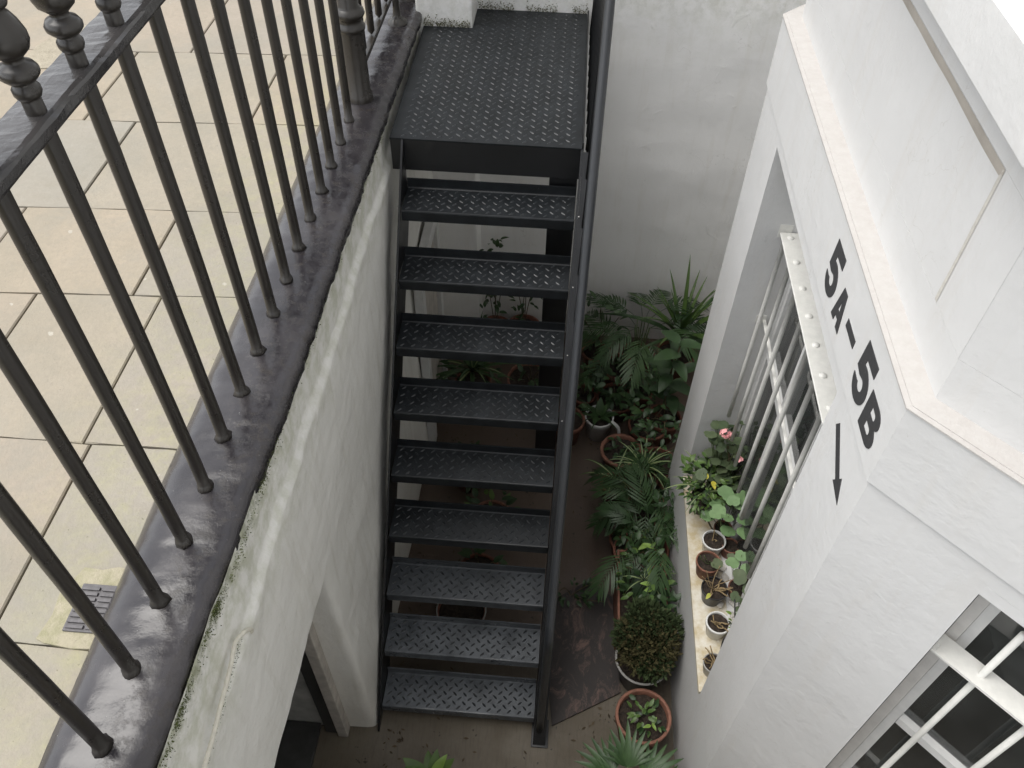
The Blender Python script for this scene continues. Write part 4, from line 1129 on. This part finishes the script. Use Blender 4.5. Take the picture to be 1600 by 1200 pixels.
# --- bottom terracotta pot
random.seed(70)
t = thing('potted_plant', 'terracotta pot with bare soil, a stone and a few seedlings near the camera', 'plant', (.565, 1.56, FZ), 0, GF)
pot(t, .132, .27, 'terracotta', .013, taper=.7)
bushy(t, [LM['ovd'], LM['ov']], 20, .10, .255, .05, (.03, .055), inner=.1)
place(LM['ovl'], t, (.04, -.04, .27), 1.0, .4, 0, .045, 'leaf'); place(LM['ovl'], t, (.035, -.045, .272), 3.5, .4, 0, .045, 'leaf'); place(LM['ovl'], t, (.04, -.035, .272), 5.2, .3, 0, .04, 'leaf')
bm = bmesh.new(); bmesh.ops.create_icosphere(bm, subdivisions=2, radius=.024)
for v in bm.verts: v.co = Vector((v.co.x, v.co.y * .7, v.co.z * 1.3)) * (1 + .25 * nz(*v.co, 40))
o = mesh_obj('stone', bm, MAT['pebble'], t, smooth=True); o.location = (-.045, -.01, .25)
bushy(t, [LM['ov']], 12, .05, .29, .06, (.03, .05), inner=.1)
# --- fan palm at the bottom edge
random.seed(72)
t = thing('potted_palm', 'broad green fan palm at the lower edge, in front of the terracotta pot', 'plant', (.47, 1.17, FZ), 0, GF)
pot(t, .12, .2, 'black_plastic')
for k, (az, el, l, zz) in enumerate([(2.4, 15, .5, .4), (1.6, 30, .42, .42), (.7, 20, .40, .42), (3.3, 5, .45, .38), (0.0, 15, .40, .42), (4.4, 10, .5, .4), (5.3, 10, .5, .4)]):
    hub = Vector((.10 * cos(az), .10 * sin(az), zz)); bm = bmesh.new(); tube(bm, [(0, 0, .18), hub * .6 + Vector((0, 0, .14)), hub], .004, 5); mesh_obj('stalk', bm, MAT['greenstem'], t, smooth=True)
    for j in range(11):
        place(LM['fan'], t, hub, az + radians(-75 + 15 * j), radians(el + 12 * cos(radians(-75 + 15 * j))), 0, .20 * random.uniform(.85, 1.05) * (1 - .25 * abs(j - 5) / 5), 'leaf')
# --- trailing weeds
t = thing('trailing_weed', 'straggly weed trailing on the floor between the staircase and the trough', 'weed', (.21, 2.30, FZ))
random.seed(74)
stems(t, [[(0, 0, .02), (.05, .03, .05), (.12, .07, .045), (.20, .06, .05)], [(0, 0, .02), (-.04, .03, .05), (-.07, .0, .06)], [(.02, 0, .02), (.08, -.04, .06), (.18, -.05, .07)]], .003)
bushy(t, [LM['ovd'], LM['ovp']], 34, .16, .06, .06, (.025, .05), squash=.5, inner=.05)
t = thing('potted_plant', 'bright leafy plant poking into view at the bottom edge left of the stair foot', 'plant', (-.42, 1.20, FZ)); random.seed(75)
pot(t, .08, .14, 'terracotta_dark'); rosette(t, LM['ov'], 10, .15, .2, (15, 60)); rosette(t, LM['ovl'], 3, .10, .23, (30, 70), az0=1)
# --- behind the staircase
GB = 'plants behind the staircase'
random.seed(80)
shrub((-.12, 3.78, FZ), 'plant in a terracotta ring-rimmed pot seen between the treads', 12, .11, .10, pm='terracotta', pr=.155, ph=.2, group=GB)
t = thing('potted_plant', 'bushy strap-leaved plant behind the stairs beside the white door post', 'plant', (-.50, 3.72, FZ), 0, GB); pot(t, .12, .2, 'terracotta_dark'); rosette(t, LM['blade'], 22, .34, .3, (20, 80)); rosette(t, LM['spider'], 6, .3, .32, (20, 60)); bushy(t, [LM['ovd']], 40, .2, .28, .25, (.05, .08))
shrub((-.40, 4.25, FZ), 'tall climbing shrub behind the stairs against the far wall', 60, .13, .80, s=(.04, .07), group=GB)
shrub((-.20, 4.28, FZ), 'short plant by the far wall behind the stairs', 22, .09, .5, s=(.04, .06), group=GB)
shrub((-.45, 3.05, FZ), 'low green plant on the floor under the staircase', 30, .16, .12, group=GB, ph=.12)
shrub((-.28, 2.72, FZ), 'bright-leaved plant on the floor under the middle of the staircase', 22, .13, .12, mats=('ov', 'ovd'), group=GB, ph=.12, pm='terracotta')
shrub((-.32, 2.35, FZ), 'dark plant on the floor below the lower treads', 26, .13, .12, group=GB, ph=.12)
t = thing('empty_pot', 'large empty pot with a pale rim under the lowest treads', 'pot', (-.38, 2.06, FZ)); pot(t, .13, .22, 'terracotta_dark', .010); bm = bmesh.new(); lathe(bm, [(.128, .217), (.134, .219), (.134, .225), (.127, .225)], 30); mesh_obj('pot_rim', bm, MAT['grey_plastic'], t, smooth=True)
# far doorway post and boards against the left wall under the landing
t = thing('door_casing', 'pale wooden door casing against the left wall under the landing', 'door frame', (-.735, 3.95, FZ))
boxo('casing', (-.02, -.07, 0), (.03, .0, 1.35), MAT['white_wood'], t, .004); boxo('casing', (-.02, -.62, 0), (.03, -.55, 1.35), MAT['white_wood'], t, .004); boxo('casing', (-.02, -.62, 1.352), (.03, .0, 1.43), MAT['white_wood'], t, .004)
boxo('door', (-.03, -.548, .01), (.005, -.072, 1.348), MAT['door_frame'], t, .003)

# ---- plants on the sill
SZ = WZ0 + .022
GS = 'pots along the window sill'
random.seed(90)
def stalks(t, n, z0, H, R_, r=.0022, mat='dry', nm='stalk'):
    for k in range(n):
        a = random.uniform(0, 6.28); p = [(random.uniform(-.01, .01), random.uniform(-.01, .01), z0)]
        for j in range(1, 4): p.append((p[-1][0] + R_ / 3 * cos(a) + random.uniform(-.012, .012), p[-1][1] + R_ / 3 * sin(a) + random.uniform(-.012, .012), z0 + H * j / 3 * random.uniform(.7, 1.1)))
        bm = bmesh.new(); tube(bm, smooth_path(p, 3), r, 5); mesh_obj(nm, bm, MAT[mat], t, smooth=True)
def ger(t, mes, spots, s):
    for (x, y, z) in spots:
        az = random.uniform(0, 6.28)
        bm = bmesh.new(); tube(bm, [(x * .3, y * .3, .09), (x * .7, y * .7, z * .75), (x, y, z)], .0018, 4); mesh_obj('leaf_stalk', bm, MAT['greenstem'], t, smooth=True)
        place(random.choice(mes), t, (x - .5 * s * cos(az), y - .5 * s * sin(az), z), az, random.uniform(-.35, .25), random.uniform(-.35, .35), s * random.uniform(.8, 1.2), 'leaf')
t = thing('potted_plant', 'grey-white plastic pot of bare soil under the pale round leaves', 'plant', (.850, 2.215, SZ), 0, GS); pot(t, .056, .10, 'white_plastic', .006); stalks(t, 2, .08, .06, .03)
t = thing('potted_plant', 'small terracotta pot beside the grey-white pot under the pale geranium', 'plant', (.930, 2.20, SZ), 0, GS); pot(t, .042, .085, 'terracotta', .005)
t = thing('potted_plant', 'terracotta plastic pot with a drooping serrated leaf on the sill edge', 'plant', (.812, 2.09, SZ), 0, GS); pot(t, .058, .105, 'terracotta', .006); stalks(t, 3, .09, .07, .05, mat='greenstem')
place(LM['gr'], t, (.0, -.02, .15), -.6, .1, 0, .06, 'leaf'); place(LM['gr'], t, (.07, -.01, .16), .2, .2, 0, .045, 'leaf')
t = thing('potted_plant', 'black oval pot with a dried leafless plant on the sill', 'plant', (.830, 1.955, SZ), 0, GS); pot(t, .060, .10, 'black_plastic', .005); stalks(t, 9, .08, .10, .07); place(LM['ovy'], t, (-.02, -.03, .10), 4, .2, 0, .04, 'leaf'); stalks(t, 4, .08, .05, .06, .0035)
t = thing('potted_plant', 'white round pot of dry earth on the sill, third from the near end', 'plant', (.832, 1.785, SZ), 0, GS); pot(t, .054, .10, 'white_plastic', .007); stalks(t, 7, .085, .03, .04, .003)
t = thing('potted_plant', 'small grey pot of withered stalks nearest the camera on the sill', 'plant', (.800, 1.60, SZ), 0, GS); pot(t, .046, .085, 'grey_plastic', .004); stalks(t, 10, .075, .05, .05, .003)
t = thing('bent_rod', 'thin black bent rods leaning between the two nearest sill pots', 'rod', (.86, 1.72, SZ))
for nm, p in (('rod', [(-.035, -.09, .10), (-.03, -.05, .17), (-.005, -.035, .17)]), ('rod', [(.03, .13, .20), (.035, .0, .12), (.03, -.10, .05), (.02, -.16, .01)])):
    bm = bmesh.new(); tube(bm, smooth_path(p), .0035, 6); mesh_obj(nm, bm, MAT['black_plastic'], t, smooth=True)
# inner row beside the bars
random.seed(93)
t = thing('potted_plant', 'pale round-leaved geranium in a small pot in the middle of the sill', 'plant', (.905, 2.30, SZ), 0, GS); pot(t, .045, .08, 'terracotta', .005)
ger(t, [LM['grp']], [(-.07, -.02, .24), (-.02, -.06, .27), (.03, .0, .30), (-.03, .05, .29), (.05, -.06, .26), (.0, .0, .31), (-.06, .04, .22), (.04, .05, .27), (-.01, -.10, .20), (.06, .02, .30), (.06, -.1, .22), (-.08, .0, .19)], .075)
t = thing('potted_plant', 'low green geranium leaves against the window bars beside the black pot', 'plant', (.945, 1.98, SZ), 0, GS); pot(t, .045, .08, 'terracotta', .005)
ger(t, [LM['grp'], LM['gr']], [(-.03, -.02, .20), (.02, .04, .18), (-.04, .07, .17), (.03, -.07, .18), (-.04, -.09, .15), (.0, .1, .2), (.0, -.13, .16), (-.02, -.17, .13), (.03, -.15, .13)], .065)
t = thing('potted_plant', 'fringe of tiny green leaves behind the white sill pot', 'plant', (.93, 1.76, SZ), 0, GS); pot(t, .04, .07, 'white_plastic', .005)
bushy(t, [LM['gr'], LM['grp'], LM['ovl']], 30, .06, .11, .09, (.02, .035), squash=1.6, inner=.1)
t = thing('pebbles', 'white pebbles and shards scattered between the sill pots', 'pebbles', (.885, 2.0, SZ)); random.seed(94)
for k in range(16):
    bm = bmesh.new(); bmesh.ops.create_icosphere(bm, subdivisions=1, radius=random.uniform(.010, .022))
    for v in bm.verts: v.co = Vector((v.co.x, v.co.y * 1.3, v.co.z * .7)) * (1 + .3 * nz(v.co.x + k, v.co.y, v.co.z, 60))
    o = mesh_obj('pebble', bm, MAT['pebble'], t); o.location = (random.uniform(-.02, .05), random.uniform(-.30, .2), .012)
# geranium with pink flowers at the far end
random.seed(96)
t = thing('geranium', 'tall geranium with clusters of pink flowers at the far end of the sill', 'plant', (.90, 2.52, SZ), 0, GS); pot(t, .06, .11, 'terracotta', .006)
sp = []
for k in range(78):
    a = random.uniform(0, 6.28); r = random.uniform(.02, .14); sp.append((r * cos(a), r * sin(a), random.uniform(.16, .60) - r * .5))
stems(t, [[(0, 0, .08), (.02, -.01, .25), (-.02, .02, .42)], [(0, 0, .08), (-.03, .01, .25), (.03, .0, .40)]], .005)
ger(t, [LM['gr']], sp, .056)
def flower(t, c, n=14, R_=.026):
    f = bpy.data.objects.new('flower_head', None); COL.objects.link(f); f.parent = t; f.location = c
    for k in range(n):
        bm = bmesh.new(); cc = Vector((random.uniform(-1, 1), random.uniform(-1, 1), random.uniform(-.3, 1))).normalized() * R_ * random.uniform(.6, 1)
        d = cc.normalized(); u = d.orthogonal().normalized(); w = d.cross(u)
        ce = bm.verts.new(cc); rim = []
        for j in range(10):
            a = 2 * pi * j / 10; rr = .011 * (.65 + .35 * abs(cos(a * 2.5))); rim.append(bm.verts.new(cc + (u * cos(a) + w * sin(a)) * rr + d * .003))
        for j in range(10): bm.faces.new((ce, rim[j], rim[(j + 1) % 10]))
        mesh_obj('petal', bm, MAT['petal'], f)
bm = bmesh.new(); tube(bm, [(0, 0, .3), (-.055, -.015, .55)], .002, 5); mesh_obj('flower_stalk', bm, MAT['greenstem'], t)
flower(t, (-.060, -.015, .555), 20, .028); flower(t, (.01, -.10, .47), 9, .017); flower(t, (.09, -.20, .36), 5, .012)
# mixed bush hanging over the far end of the sill
random.seed(98)
t = thing('potted_shrub', 'bright bushy plant with a yellow leaf spilling over the far end of the sill', 'plant', (.815, 2.46, SZ), 0, GS); pot(t, .06, .10, 'black_plastic', .005)
bushy(t, [LM['ov'], LM['ov'], LM['ovp'], LM['ov']], 290, .13, .19, .25, (.022, .045), squash=1.25, inner=.3)
for p in ((-.02, -.03, .29), (.01, -.03, .28)): place(LM['ovy'], t, p, random.uniform(0, 6), .2, 0, .05, 'leaf')
rosette(t, LM['spider'], 9, .20, .16, (25, 80), .02)
for k in range(7): place(LM['ov'], t, (-.10 + random.uniform(-.02, .03), .06 + random.uniform(-.03, .03), .28), k * .9, .5, 0, .06, 'leaf')
bm = bmesh.new(); tube(bm, smooth_path([(.0, -.08, .12), (.02, -.15, .09), (.05, -.22, .10)]), .004, 6); mesh_obj('branch', bm, MAT['stem'], t)
